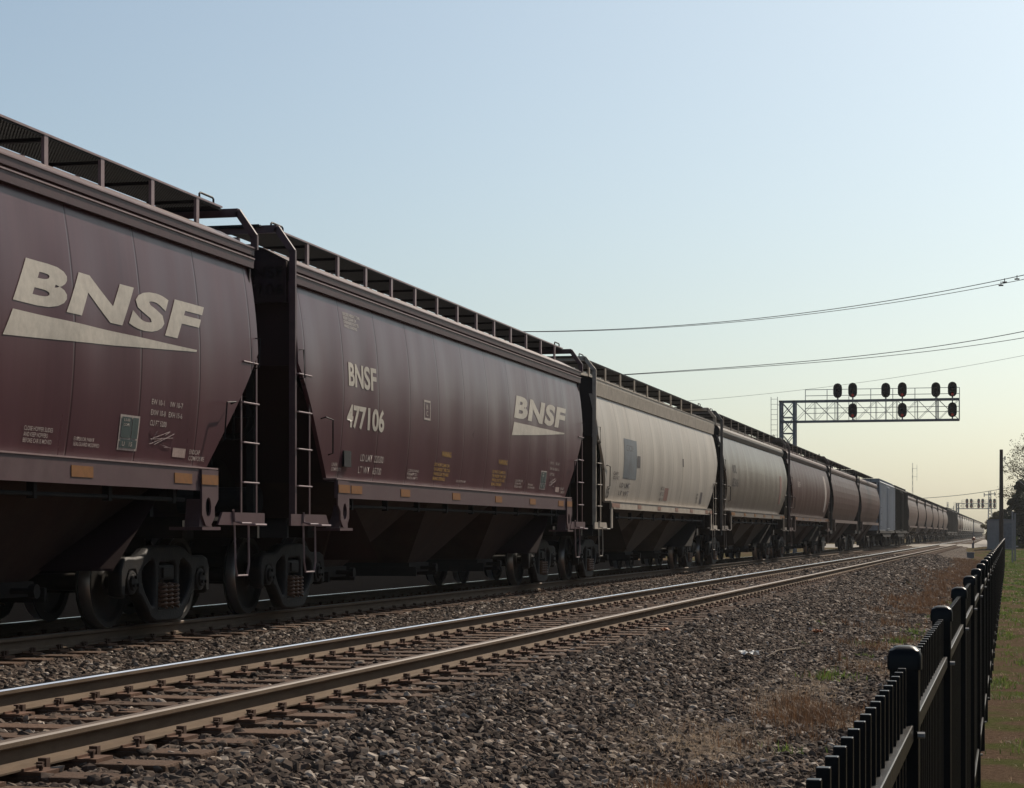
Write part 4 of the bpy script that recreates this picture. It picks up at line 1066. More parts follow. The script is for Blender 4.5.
# ------------------------------------------------------------------ weeds and grass (stuff)
def blades(name, spots, material, label, cat, hmin, hmax, wid=0.004, bend=0.5):
    """spots: array of (x,y,z,scale)"""
    n = len(spots); sp = np.array(spots)
    h = RNG.uniform(hmin, hmax, n)*sp[:, 3]; az = RNG.uniform(0, 2*np.pi, n); ln = RNG.uniform(0.05, bend, n)*h
    w_ = wid*RNG.uniform(0.6, 1.6, n)*np.clip(sp[:, 1]/25.0, 0.8, 3.0)
    wa = az+np.pi/2+RNG.uniform(-0.6, 0.6, n)
    dx, dy = np.cos(wa)*w_, np.sin(wa)*w_; lx, ly = np.cos(az)*ln, np.sin(az)*ln
    b = sp[:, :3]
    v = np.zeros((n, 5, 3))
    v[:, 0] = b + np.stack([dx, dy, 0*dx], 1); v[:, 1] = b - np.stack([dx, dy, 0*dx], 1)
    mid = b + np.stack([lx*0.35, ly*0.35, h*0.6], 1)
    v[:, 2] = mid - np.stack([dx, dy, 0*dx], 1)*0.8; v[:, 3] = mid + np.stack([dx, dy, 0*dx], 1)*0.8
    v[:, 4] = b + np.stack([lx, ly, h*(1-0.25*ln/h)], 1)
    me = bpy.data.meshes.new(name); V = v.reshape(-1, 3); i0 = np.arange(n)*5
    me.vertices.add(n*5); me.vertices.foreach_set('co', V.ravel())
    loops = np.stack([i0, i0+1, i0+2, i0+3, i0+3, i0+2, i0+4], 1).ravel()
    me.loops.add(n*7); me.loops.foreach_set('vertex_index', loops)
    me.polygons.add(n*2); st = np.stack([np.arange(n)*7, np.arange(n)*7+4], 1).ravel(); me.polygons.foreach_set('loop_start', st)
    me.update(calc_edges=True); me.validate()
    me.materials.append(material)
    o = link(name, me); tag(o, label, cat, None, 'stuff'); return o
def gz(x, y):
    z = bz(x) if x < -0.8 else -0.02
    return z
def tufts(centres, per, r, zf=gz):
    out = []
    for (x, y, k) in centres:
        nn = int(per*k)
        for _ in range(nn):
            a = random.uniform(0, 6.28); d = r*abs(random.gauss(0, 0.55))*(0.7+0.5*k)
            xx, yy = x+math.cos(a)*d, y+math.sin(a)*d
            out.append((xx, yy, zf(xx, yy)-0.01, random.uniform(0.5,1.2)*(0.6+0.5*k)))
    return out
cs = []; cb = []
for _ in range(3600):
    y = 12+random.random()**1.3*110
    xm = -1.70-0.25*math.sin(y*0.19)-0.15*min(1, max(0, (y-25)/60))
    x = xm+random.gauss(0, 0.36 if y < 40 else 0.42)
    if x > -0.35 or x < -3.2 or (y < 15.5 and x < -2.5): continue
    g = nz(x, y, 0.8, 3)
    if y < 45 and g < 0.12: continue
    if g < -0.25 and y < 70: continue
    (cs if random.random() < (0.75 if y < 40 else 0.45) else cb).append((x, y, random.uniform(0.4,1.2)))
for _ in range(150): cs.append((random.gauss(-2.25,0.22), random.gauss(15.3,0.8), random.uniform(0.4,1.1)))
for _ in range(110): cs.append((random.gauss(-2.05,0.14), random.gauss(20.5,1.6), random.uniform(0.4,1.1)))
for _ in range(60): cb.append((random.gauss(-1.75,0.16), random.gauss(17.8,0.7), random.uniform(0.5,1.1)))
blades('dry_grass', tufts(cs, 260, 0.34), M_dry, 'tan dry grass tufts at the foot of the ballast', 'dry grass', 0.02, 0.085, 0.0024, 2.0)
blades('dead_weeds', tufts(cb, 60, 0.20), M_drybr, 'rusty brown dead weeds between ballast and fence', 'dead weeds', 0.05, 0.20, 0.0032, 0.8)
cg = [(-1.98,22.5,1.3),(-1.85,23.0,1.4),(-1.6,30.5,1.5),(-1.45,31.5,1.4),(-1.05,15.2,1.5),(-1.5,34,1.2),(-1.45,33.5,1.0),(-2.0,29.5,0.8),(-1.0,17.0,1.2),(-1.05,17.3,0.8),(-1.6,15.2,0.7),(-1.3,40,1.2),(-1.2,48,1.5),(-1.8,27,0.7),(-0.9,21,0.9)]
for _ in range(40): cg.append((random.uniform(-3,-0.6), random.uniform(18,90), random.uniform(0.2,0.6)))
blades('green_weeds', tufts(cg, 130, 0.17), M_green, 'small bright green weeds among the dry grass', 'weeds', 0.03, 0.13, 0.006, 0.9)
cgr = []
for _ in range(5200):
    y = 11+random.random()**1.2*150; x = random.uniform(-0.45, 0.12*y*0.12+1.6)
    g = nz(x*1.6, y*0.45, 1.0, 9)+0.004*(y-20)
    if g < 0.22: continue
    cgr.append((x, y, random.uniform(0.4,1.1)))
blades('grass', tufts(cgr, 36, 0.22, lambda x, y: max(0, min(1, (y-120)/50))*0.55-0.01), M_green, 'short green grass growing in patches right of the fence', 'grass', 0.03, 0.10, 0.005, 0.9)
csr = [(random.uniform(-0.4,2.2), 11+random.random()*90, random.uniform(0.3,0.9)) for _ in range(900)]
blades('dry_lawn', tufts(csr, 26, 0.25, lambda x, y: -0.01), M_dry, 'thin straw coloured grass on the dirt right of the fence', 'dry grass', 0.02, 0.07, 0.003, 1.2)

# ------------------------------------------------------------------ litter
def crumple(name, loc, sx, sy, sz, material, label, cat, seed):
    rr = random.Random(seed); m = MB(); n = 6
    vs = [((i/(n-1)-0.5)*sx+rr.uniform(-.1,.1)*sx, (j/(n-1)-0.5)*sy+rr.uniform(-.1,.1)*sy, rr.uniform(0, sz)) for i in range(n) for j in range(n)]
    m.add(vs, [(i*n+j, i*n+j+1, (i+1)*n+j+1, (i+1)*n+j) for i in range(n-1) for j in range(n-1)])
    o = m.build(name, material, None, loc); o.rotation_euler = (0, 0, rr.uniform(0, 3)); sd_ = o.modifiers.new('t', 'SOLIDIFY'); sd_.thickness = 0.002
    tag(o, label, cat)
def ground_pt(px, D, lift=0.05):
    p = at(px, HY, D); return (p.x, p.y, bz(p.x)+lift)
def at_y(px, py):
    """ballast point seen at the pixel (solved by marching)"""
    D = 6.0
    while D < 200:
        p = at(px, py, D)
        if p.z <= (bz(p.x) if p.x < -0.8 else 0): return p
        D += 0.03
    return p
p = at_y(749, 660); crumple('paper_scrap', (p.x, p.y, p.z+0.06), 0.17, 0.14, 0.05, M_trash, 'crumpled white paper scrap lying on the ballast', 'litter', 3)
p = at_y(664, 634); crumple('orange_scrap', (p.x, p.y, p.z+0.03), 0.13, 0.10, 0.05, M_rust, 'orange red scrap on the ballast near the closest rail', 'litter', 4)
p = at_y(817, 636); crumple('rusty_scrap', (p.x, p.y, p.z+0.04), 0.20, 0.13, 0.06, M_rust, 'orange brown scrap at the edge of the weeds', 'litter', 6)
p = at_y(800, 652); q = at_y(748, 661)
m = MB(); m.tube([(p.x,p.y,p.z+0.05),((p.x+q.x)/2+.03,(p.y+q.y)/2,(p.z+q.z)/2+0.07),(q.x+.2,q.y,q.z+0.05)],[0.012,0.010,0.006],6); o = m.build('dead_branch', M_stick, smooth=True); tag(o, 'thin dead branch lying across the stones beside the white paper', 'branch')

# ------------------------------------------------------------------ fence
FX = -0.2125; FH = CZ-0.235; PS = 2.44; FN = 43
fence = empty('picket_fence', (FX, 4.40, 0)); tag(fence, 'black metal picket fence running away along the ballast', 'fence')
m = MB(); m.box(-0.030,0.030,-0.030,0.030,-0.1,FH-0.045); post_me = m.mesh('post', M_fence, bevel=0.004)
m = MB()
def capring(h, r): 
    k = []
    for (cx, cy) in ((1,1),(-1,1),(-1,-1),(1,-1)):
        for t in range(4):
            a = math.atan2(cy, cx)-math.pi/4+t*math.pi/6
            k.append((cx*(r-0.010)+0.010*math.cos(a), cy*(r-0.010)+0.010*math.sin(a), h))
    return k
rings = [capring(FH-0.05,0.035), capring(FH-0.022,0.035), capring(FH-0.010,0.031), capring(FH-0.003,0.022), capring(FH,0.012)]
vs = [v for rg in rings for v in rg]; fs = [(i*16+k, i*16+(k+1)%16, (i+1)*16+(k+1)%16, (i+1)*16+k) for i in range(4) for k in range(16)] + [tuple(range(64,80)), tuple(range(15,-1,-1))]
m.add(vs, fs); cap_me = m.mesh('post_cap', M_fence, smooth=True)
m = MB()
for z in (CZ-0.42, 0.22): m.bar((0.028,-0.035,z),(0.043,-0.035,z),0.007,6)
bolt_me = m.mesh('bolt', M_galv)
m = MB()
z = CZ-0.398
L_ = PS-0.06
# channel rail
def rail_box(zt): 
    mm = MB(); mm.box(-0.020,0.020,0.03,0.03+L_+(0.0),zt-0.036,zt)
    return mm.mesh('fence_rail', M_fence, bevel=0.003)
r1, r3 = rail_box(CZ-0.398), rail_box(0.26)
m = MB(); m.box(-0.0085,0.0085,-0.0085,0.0085,0.06,CZ-0.2755-0.0); pk_me = m.mesh('picket', M_fence, bevel=0.002)
npk = 0; far = MB()
for n in range(-2, FN):
    y = PS*n
    lz = 0
    if n != -1:
        p_ = link('post', post_me, fence, (0, y, 0)); link('post_cap', cap_me, p_, (0, 0, 0))
        if n < 25: link('bolt', bolt_me, p_, (0, 0, 0))
    else: link('picket', pk_me, fence, (0, y, 0))
    if n < FN-1:
        fr_ = [link('fence_rail', q_, fence, (0, y, 0)) for q_ in (r1, r3)]
        if n == -2:
            for q_ in fr_: q_.scale = (1, 1.03, 1)
        for k in range(19):
            yy = y+0.122*(k+1)+0.0
            if n >= -1 and npk < 98: link('picket', pk_me, fence, (0, yy, 0)); npk += 1
            else: far.box(-0.0085,0.0085,yy-0.0085,yy+0.0085,0.06,CZ-0.2755)
o = far.build('distant_picket', M_fence, fence); o['kind'] = 'stuff'

# ------------------------------------------------------------------ signal bridges
def signal_head(loc, lenses, lit, label, grp, s=1.0, mast=0.35, both=True):
    """oval black backplate with hoods, facing -y"""
    r = empty('railway_signal', loc); tag(r, label, 'railway signal', grp)
    w, h = 0.27*s, 0.46*s
    poly = [(-w,-h+w),( -w*0.86,-h+w*0.5),(-w*0.5,-h+w*0.14),(0,-h),(w*0.5,-h+w*0.14),(w*0.86,-h+w*0.5),(w,-h+w),(w,h-w),(w*0.86,h-w*0.5),(w*0.5,h-w*0.14),(0,h),(-w*0.5,h-w*0.14),(-w*0.86,h-w*0.5),(-w,h-w)]
    m = MB(); m.prism(poly, 'y', -0.02, 0.02); m.box(-w*0.6,w*0.6,0.02,0.22,-h*0.8,h*0.8); m.build('backplate', M_sigblk, r)
    m = MB(); m.bar((0,0.12,-h-mast),(0,0.12,-h*0.7),0.05,8); m.build('mount', M_galv, r)
    for k in range(lenses):
        z = (0.30-0.30*k)*s if lenses == 3 else (0.2-0.4*k)*s
        m = MB(); n = 16; a0 = math.pi*0.10
        vs = []; 
        for i in range(n+1):
            a = -0.35+ (math.pi+0.7)*i/n
            for (yy, rr_) in ((-0.02,0.12*s),(-0.26,0.12*s if True else 0)): vs.append((rr_*math.cos(a), yy+ (0.0 if a > 0 and a < math.pi else 0.1 if yy < -0.1 else 0), z+rr_*math.sin(a)))
        m.add(vs, [(2*i,2*i+1,2*i+3,2*i+2) for i in range(n)]); m.build('hood', M_sigblk, r)
        m = MB(); m.lathe([(-0.022,0.0),(-0.035,0.05*s),(-0.024,0.085*s)],'y',(0,0,z),12)
        m.build('lens', M_red if (lit and k == lenses-1) else M_dlens, r)
    return r
def signal_bridge(D, px_t0, px_t1, px_end, py_top, py_bot, heads, label, group, ladder=True, ytower=0.0, sc=1.0):
    a = at(px_t0, py_bot, D); xt0 = a.x
    Yp = a.y
    def X_at(px):  # x for plane y = Yp
        t = (px-512.0)/FPX
        return Yp*(-sT+cT*t)/(cT+sT*t)
    def Z_at(px, py):
        t = (px-512.0)/FPX; d = Yp/(cT+sT*t); return CZ+(HY-py)/FPX*d
    x0, x1, xe = X_at(px_t0), X_at(px_t1), X_at(px_end); zt = Z_at((px_t0+px_end)/2, py_top); zb = Z_at((px_t0+px_end)/2, py_bot)
    root = empty('signal_bridge', (x0, Yp, 0)); tag(root, label, 'signal bridge')
    W = x1-x0; dy = 1.0; E = xe-x0; th = 0.055*sc
    m = MB()
    for (i, j) in ((0,0),(1,0),(0,1),(1,1)): m.box(i*W-th*1.4,i*W+th*1.4,j*dy-th,j*dy+th,0,zt+0.05)
    nb = 10; hh = (zt)/nb
    for k in range(nb):
        z0, z1 = k*hh, (k+1)*hh
        for yy in (0, dy):
            m.bar((0,yy,z0),(W,yy,z1),0.028*sc,4); m.bar((W,yy,z0),(0,yy,z1),0.028*sc,4); m.bar((0,yy,z1),(W,yy,z1),0.035*sc,4)
        for xx in (0, W): m.bar((xx,0,z0),(xx,dy,z1),0.028*sc,4); m.bar((xx,0,z1),(xx,dy,z1),0.035*sc,4)
    m.box(-0.3,W+0.3,-0.3,dy+0.3,-0.2,0.05)
    m.build('tower', M_dgalv, root)
    m = MB()
    for yy in (0, dy):
        for z in (zt, zb): m.box(0 if z == zb else -0.1,E,yy-th,yy+th,z-th*0.9,z+th*0.9)
    nb = 8; bw = (E-W)/nb
    for k in range(nb):
        xa, xb = W+k*bw, W+(k+1)*bw
        for yy in (0, dy):
            m.bar((xa,yy,zb),(xb,yy,zt),0.015*sc,4); m.bar((xa,yy,zt),(xb,yy,zb),0.015*sc,4); 
            m.bar((xb,yy,zb),(xb,yy,zt),0.020*sc,4)
        m.bar((xb,0,zt),(xb,dy,zt),0.03,4); m.bar((xa,0,zb),(xb,dy,zb),0.02,4); m.bar((xb,0,zb),(xb,dy,zb),0.03,4)
    m.build('truss_arm', M_dgalv, root)
    m = MB(); nn = max(4, int(E*0.8/1.15)); xs0 = E*0.13
    for k in range(nn+1):
        x = xs0+(E-xs0)*k/nn; m.bar((x,dy+0.35,zb-0.0),(x,dy+0.35,zt+ (zt-zb)*0.62),0.028*sc,4)
    for z in (zt+(zt-zb)*0.62, zt+(zt-zb)*0.32, zt-(zt-zb)*0.3, zt-(zt-zb)*0.55): m.bar((xs0,dy+0.35,z),(E,dy+0.35,z),0.025*sc,4)
    for k in range(nn+1):
        x = xs0+(E-xs0)*k/nn; m.bar((x,-0.1,zb+0.02),(x,dy+0.4,zb+0.02),0.02,4)
    m.build('walkway_railing', M_galv, root)
    m = MB()
    for x in (-0.62*1.0, -0.22): m.bar((x,0.3,0.5),(x,0.3,zt+0.3),0.022*sc,4)
    z = 0.8
    while z < zt+0.2: m.bar((-0.62,0.3,z),(-0.22,0.3,z),0.014*sc,4); z += 0.32
    m.bar((-0.22,0.3,zt-0.2),(0,0.3,zt-0.2),0.02,4); m.bar((-0.22,0.3,zt*0.55),(0,0.3,zt*0.55),0.02,4)
    m.build('ladder', M_galv, root)
    # head supports
    m = MB()
    hs = []
    for (px, py, lit, lab) in heads:
        x = X_at(px)-x0; z = Z_at(px, py); hs.append((x, z, lit, lab))
    for x in sorted(set(round(h_[0],2) for h_ in hs)):
        zz = max(h_[1] for h_ in hs if abs(h_[0]-x) < 0.02); zl = min(h_[1] for h_ in hs if abs(h_[0]-x) < 0.02)
        m.bar((x,-0.13,min(zb,zl-0.4)),(x,-0.13,zz),0.038*sc,6)
    m.build('signal_mast', M_dgalv, root)
    for (x, z, lit, lab) in hs:
        signal_head((x0+x, Yp-0.30, z), 3 if sc < 1.5 else 2, lit, lab, group, 1.0 if sc < 1.5 else 1.25, 0.2)
    return root
hl_ = []
names = [('first','left'),('second','left')]
spec = [(838,391,0,'upper black signal head, leftmost of the near gantry, with no head below'),(853,390.5,1,'upper black signal head, second from the left on the near gantry'),
        (886,390.5,0,'upper black signal head, third from the left on the near gantry'),(902.5,390,1,'upper black signal head, fourth from the left on the near gantry'),
        (936,390,0,'upper black signal head, fifth from the left on the near gantry'),(952.5,389.5,1,'upper black signal head at the right tip of the near gantry'),
        (853,411,1,'lower black signal head, left one hung in the near gantry truss'),(902.5,410.5,1,'lower black signal head, middle one hung in the near gantry truss'),(952.5,410,1,'lower black signal head at the right tip of the near gantry')]
signal_bridge(128, 780.5, 794, 959, 400, 420.5, spec, 'near cantilever signal bridge reaching over the train with nine signal heads', 'signal heads on the near gantry')
spec2 = []
for r_, py in (('upper', 501), ('lower', 505.8)):
    for k, px in enumerate((967, 971.3, 978.7, 982.7, 990.5, 994.5)):
        spec2.append((px, py, 1, '%s row tiny signal head, %s from the left on the distant gantry' % (r_, ordn[k])))
signal_bridge(520, 956.5, 958.5, 996.5, 503.2, 508.6, spec2, 'distant pale signal bridge seen above the end of the train', 'signal heads on the distant gantry', sc=1.8)

# ------------------------------------------------------------------ poles, wires, masts
def wire(pts, D0, D1, r, label, sagpts=40):
    P3 = []
    n = len(pts)
    xs = [p[0] for p in pts]; ys = [p[1] for p in pts]
    co = np.polyfit(xs, ys, min(3, n-1))
    x0, x1 = xs[0]-150, xs[-1]+120
    # keep curve well behaved outside
    for k in range(sagpts+1):
        x = x0+(x1-x0)*k/sagpts; y = float(np.polyval(co, min(max(x, xs[0]), xs[-1])))
        if x < xs[0]: y += (xs[0]-x)*(-float(np.polyval(np.polyder(co), xs[0])))
        if x > xs[-1]: y += (x-xs[-1])*float(np.polyval(np.polyder(co), xs[-1]))
        t = (x-x0)/(x1-x0); P3.append(at(x, y, D0+(D1-D0)*t))
    m = MB(); m.tube(P3, r, 5); o = m.build('power_line', M_wire); tag(o, label, 'power line', 'overhead power lines')
wire([(523,331.4),(653.5,327.4),(786.6,314.6),(909,297.6),(1023.5,275)], 150, 100, 0.022, 'upper conductor of the highest pair of overhead wires')
wire([(523,331.8),(704.7,325),(807,313.6),(935,296.4),(1023.5,279.2)], 150, 101, 0.018, 'lower conductor of the highest pair of overhead wires')
wire([(625,374.4),(755.9,365.4),(883.8,353.2),(1023.5,331.4)], 150, 100, 0.022, 'upper conductor of the second pair of overhead wires')
wire([(625,374.9),(755.9,366.8),(883.8,356.2),(1023.5,337.8)], 150, 101, 0.018, 'lower conductor of the second pair of overhead wires')
wire([(689,400.7),(858,382.8),(1023.5,355.5)], 190, 150, 0.013, 'single faint thin wire crossing above the near gantry')
wire([(900,499.6),(926.4,498),(964.4,494.6),(1009.4,487.2)], 330, 230, 0.035, 'lowest wire, running to the distance above the far gantry')
for (x, y, D) in ((1004.6,279.0,104),(1001,282.2,104),(1017,275.8,102)):
    p = at(x, y, D); m = MB(); m.bar((0,0,-0.16),(0,0,0.03),0.025,6); m.bar((-0.12,0,-0.16),(0.12,0,-0.16),0.04,6)
    o = m.build('wire_damper', M_wire, None, p); tag(o, {1004.6:'small damper hanging on the highest wires, middle of three',1001:'small damper hanging on the highest wires, leftmost of three',1017:'small damper hanging on the highest wires, nearest the photo edge'}[x], 'wire damper', 'dampers on the overhead wires')
# utility pole
p = at(1001.3, HY, 150)
root = empty('utility_pole', (p.x, p.y, 0.3)); tag(root, 'dark brown wooden utility pole in front of the metal hut', 'utility pole')
ht = CZ+(HY-449.5)/FPX*150-0.3
m = MB(); m.tube([(0,0,-0.5),(0,0,ht*0.5),(0,0,ht)],[0.17,0.15,0.12],12); m.build('pole_shaft', M_pole, root, smooth=True)
m = MB(); zc_ = ht-0.65; m.bar((0.1,0,zc_),(0.28,0,zc_+0.05),0.03,6); m.bar((0.26,0,zc_-0.12),(0.26,0,zc_+0.16),0.05,8); m.tube([(0.13,0,zc_-0.1),(0.30,0,zc_-0.35),(0.24,0,zc_-0.55)],0.02,5)
m.build('insulator_bracket', M_dgalv, root)
pw = at(1002.5,457,150); m = MB(); 
pts_ = [pw + (at(1060,487,115)-pw)*t + Vector((0,0,-1.1*4*t*(1-t))) for t in [k/14 for k in range(15)]]
m.tube(pts_, 0.012, 5); o = m.build('service_wire', M_wire); tag(o, 'thin wire dropping from the utility pole to the right', 'wire')
# radio masts
def mast(px, pytop, D, label, r=0.10, arms=()):
    p = at(px, HY, D); root = empty('radio_mast', (p.x, p.y, 0.3)); tag(root, label, 'radio mast')
    h = CZ+(HY-pytop)/FPX*D-0.3
    m = MB()
    for k in range(3):
        a = 2*math.pi*k/3; m.bar((3*r*math.cos(a),3*r*math.sin(a),0),(r*math.cos(a),r*math.sin(a),h),r*0.45,4)
    z = 0.0; i = 0
    while z < h-1:
        f = 3*r-2*r*z/h
        for k in range(3):
            a, b = 2*math.pi*k/3, 2*math.pi*(k+1)/3; m.bar((f*math.cos(a),f*math.sin(a),z),(f*math.cos(b),f*math.sin(b),z+1),r*0.25,3)
        z += 1.0
    m.build('mast_lattice', M_galv, root)
    if arms:
        m = MB()
        for (z, w) in arms: m.bar((-w*0.2,0,h-z),(w,0,h-z),r*0.5,4); m.bar((w,0,h-z-0.6),(w,0,h-z+0.6),r*0.6,4)
        m.build('antenna', M_galv, root)
mast(912.5, 463, 330, 'tall thin radio mast rising behind the middle of the train', 0.05, ((0.9,0.7),(2.2,0.7)))
mast(989.5, 491, 640, 'distant antenna tower right of the far signal bridge', 0.35, ((0.9,1.6),(1.2,-1.6)))
mast(947.5, 502, 520, 'short antenna beyond the train, left of the far gantry', 0.16, ((1.6,1.5),(1.6,-1.5)))
# ------------------------------------------------------------------ road crossing, hut, signs, cars beyond
m = MB(); m.box(-60,60,0,9,0,0.006); 
o = m.build('road', M_conc, None, (0,186,RT-0.045)); 
o['kind'] = 'structure'
m = MB()
for (y0, y1) in ((186.0,186.35),(194.65,195.0)): m.prism([(-30,0.45),(-3.4,0.72),(-3.4,0.735),(-30,0.47)],'y',y0,y1)
# approach embankment
m = MB(); m.prism([(y_, z_) for (y_, z_) in ((182.5,0.3),(185.5,RT-0.05),(195.5,RT-0.05),(199,0.3))], 'x', -60, 60); o = m.build('road_embankment', M_conc, None, (0,0,0)); o['kind'] = 'structure'
# pale driveway right of tracks leading to the road
m = MB(); m.face([(-3.2,197,RT-0.03),(0.4,197,RT-0.03),(-0.2,330,RT-0.03),(-3.9,330,RT-0.03)]); o = m.build('gravel_path', M_conc); o['kind'] = 'structure'
m = MB(); m.box(-3.5,4,196,332,RT-0.25,RT-0.04); o = m.build('path_embankment', ground_mat()); o['kind'] = 'structure'
# hut
p0 = at(987.3, HY, 158); hx = p0.x; gzh = 0.45
root = empty('signal_hut', (hx, p0.y, gzh)); tag(root, 'grey metal equipment hut with flat roof beyond the end of the fence', 'hut'); root.rotation_euler = (0,0,R(0))
hh = CZ+(HY-519.5)/FPX*158-gzh; Wd = 2.05; 
m = MB(); m.box(0,Wd,0,3.2,0.1,hh-0.08)
for k in range(8): m.box(0.02+k*0.28,0.06+k*0.28,-0.012,0,0.12,hh-0.1)
for k in range(11): m.box(-0.012,0,0.05+k*0.3,0.09+k*0.3,0.12,hh-0.1)
m.build('hut_wall', M_hut, root)
m = MB(); m.prism([(-0.08,hh-0.08),(Wd+0.08,hh-0.08),(Wd+0.08,hh-0.02),(Wd/2,hh+0.05),(-0.08,hh-0.02)],'y',-0.08,3.28); m.build('roof', M_dgalv, root)
m = MB(); m.box(1.15,1.85,-0.03,-0.012,0.15,hh-0.3); d_ = m.build('door', M_dgalv, root)
m = MB(); m.box(1.22,1.26,-0.06,-0.03,1.0,1.15); m.build('handle', M_galv, d_)
m = MB(); m.box(-0.1,Wd+0.1,-0.1,3.3,-0.3,0.1); m.build('base_slab', M_conc, root)
# sign posts seen from behind/edge
for (px, D, py, lab) in ((1012.6,118,512,'left one of two thin grey steel posts beside the hut'),(1015.2,122,514,'right one of two thin grey steel posts beside the hut')):
    p = at(px, HY, D); h = CZ+(HY-py)/FPX*D
    root = empty('sign_post', (p.x, p.y, 0)); tag(root, lab, 'post', 'thin steel posts beside the hut')
    m = MB(); m.box(-0.04,0.04,-0.025,0.025,-0.3,h); m.box(-0.055,-0.04,-0.03,0.03,-0.3,h); m.build('post_shaft', M_galv, root)
    m = MB(); m.box(-0.06,0.06,-0.04,0.04,h,h+0.05); m.build('post_cap', M_dgalv, root)
p = at_y(1022, 592); 
# crossing flasher
p = at(973.6, HY, 172)
root = empty('crossing_signal', (p.x, p.y, 0.4)); tag(root, 'thin crossing signal mast with a small orange lamp beside the road', 'crossing signal')
m = MB(); m.bar((0,0,0),(0,0,2.45),0.035,8); m.bar((-0.05,0,0),(-0.05,0,0.5),0.10,8); m.build('mast_pole', M_dgalv, root)
m = MB(); m.lathe([(-0.12,0.0),(-0.12,0.12),(0,0.16),(0.04,0.0)],'y',(0,-0.1,0.85),12); m.build('lamp', emis('orange_lamp', (0.2,0.05,0.02), 0.02), root)
# marker stakes near ballast
p = at(970.5, HY, 130)
m = MB(); m.box(-0.22,0.22,-0.15,0.15,0,0.35); m.box(-0.25,0.25,-0.18,0.18,0.35,0.42); m.box(-0.12,0.12,-0.16,-0.15,0.08,0.28); o = m.build('junction_box', M_dgalv, None, (p.x, p.y, 0.1), bevel=0.01); tag(o, 'small dark metal box on the ballast edge near the road', 'junction box')
# two parked vehicles and lamp posts further along the path
# ------------------------------------------------------------------ trees
def leaf_cloud(name, parent, centres, per, lsz, material):
    """centres: (x,y,z,r)"""
    C = np.array(centres); n = per*len(C)
    idx = np.repeat(np.arange(len(C)), per)
    d = RNG.normal(size=(n, 3)); d /= np.linalg.norm(d, axis=1)[:, None]; rad = RNG.random(n)**0.45
    P = C[idx, :3] + d*(C[idx, 3]*rad)[:, None]*np.array([1, 1, 0.8])
    a = RNG.normal(size=(n, 3)); a /= np.linalg.norm(a, axis=1)[:, None]; b = np.cross(a, RNG.normal(size=(n, 3))); b /= np.linalg.norm(b, axis=1)[:, None]
    s = lsz*RNG.uniform(0.6, 1.4, n)[:, None]
    V = np.stack([P-a*s, P+b*s*0.5, P+a*s, P-b*s*0.5], 1).reshape(-1, 3)
    me = bpy.data.meshes.new(name); me.vertices.add(4*n); me.vertices.foreach_set('co', V.ravel())
    me.loops.add(4*n); me.loops.foreach_set('vertex_index', np.arange(4*n)); me.polygons.add(n); me.polygons.foreach_set('loop_start', np.arange(n)*4)
    me.update(calc_edges=True); me.materials.append(material)
    return link(name, me, parent)
def tree(name, loc, H, crownr, label, cat, leafm, seed, per=260, lsz=0.10, bare=0.0, trunk_h=0.25, nl=46, rx=1.0):
    rr = random.Random(seed); root = empty(name, loc); tag(root, label, cat)
    m = MB(); tips = []
    m.tube([(0,0,-0.3),(0.05,0.02,H*0.2),(-0.05,0.05,H*0.45),(0.05,0,H*0.75)],[H*0.028,H*0.022,H*0.016,H*0.006],8)
    for k in range(nl):
        z = H*(trunk_h+ (0.95-trunk_h)*(k+0.5)/nl)
        t = (z/H-trunk_h)/(1-trunk_h)
        w = crownr*math.sin(math.pi*min(1, (t*0.85+0.22)))**0.7*rr.uniform(0.55,1.05)
        a = rr.uniform(0, 6.28); st = (0,0,max(H*0.15, z-w*0.7)); tip = (math.cos(a)*w*rx, math.sin(a)*w, z)
        mid = (tip[0]*0.5+rr.uniform(-.1,.1), tip[1]*0.5, (st[2]+tip[2])/2+w*0.08)
        m.tube([st, mid, tip],[H*0.008,H*0.005,H*0.002],5)
        tips.append((*tip, rr.uniform(0.10,0.20)*crownr*2.0)); tips.append((*mid, rr.uniform(0.10,0.18)*crownr*2.0))
        for q in range(5):
            e = (tip[0]+rr.uniform(-.3,.3)*crownr, tip[1]+rr.uniform(-.3,.3)*crownr, tip[2]+rr.uniform(-.05,.3)*crownr)
            m.tube([mid if q % 2 else tip, e],[H*0.002,H*0.0008],4)
            if rr.random() > bare: tips.append((*e, rr.uniform(0.05,0.13)*crownr*2.0))
    m.build('trunk', M_bark, root)
    leaf_cloud('crown', root, tips, per, lsz, leafm)
    return root
def xy(px, D): 
    p = at(px, HY, D); return (p.x, p.y)
x, y = xy(1040, 185); tree('tree', (x, y, 0.5), 10.4, 3.0, 'tall thin leafed tree with bare twigs at the right edge', 'tree', M_leafy, 3, 40, 0.07, 0.5, 0.35, 54)
x, y = xy(1026, 175); tree('evergreen_tree', (x, y, 0.5), 5.6, 1.5, 'dense dark evergreen tree behind the metal hut at the right edge', 'tree', M_leafd, 5, 330, 0.09, 0.1, 0.05, 60)
x, y = xy(1052, 168); tree('evergreen_tree', (x, y, 0.5), 6.2, 2.2, 'dense dark evergreen tree beyond the right edge, beside the first', 'tree', M_leafd, 8, 330, 0.10, 0.1, 0.05, 60)
x, y = xy(1011, 200); tree('evergreen_tree', (x, y, 0.5), 4.4, 0.55, 'slim dark pointed evergreen above the hut roof', 'tree', M_leafn, 11, 150, 0.06, 0.1, 0.05, 40)
x, y = xy(1005.5, 206); tree('evergreen_tree', (x, y, 0.5), 3.7, 0.5, 'small dark pointed evergreen right of the utility pole', 'tree', M_leafn, 12, 150, 0.06, 0.1, 0.05, 36)
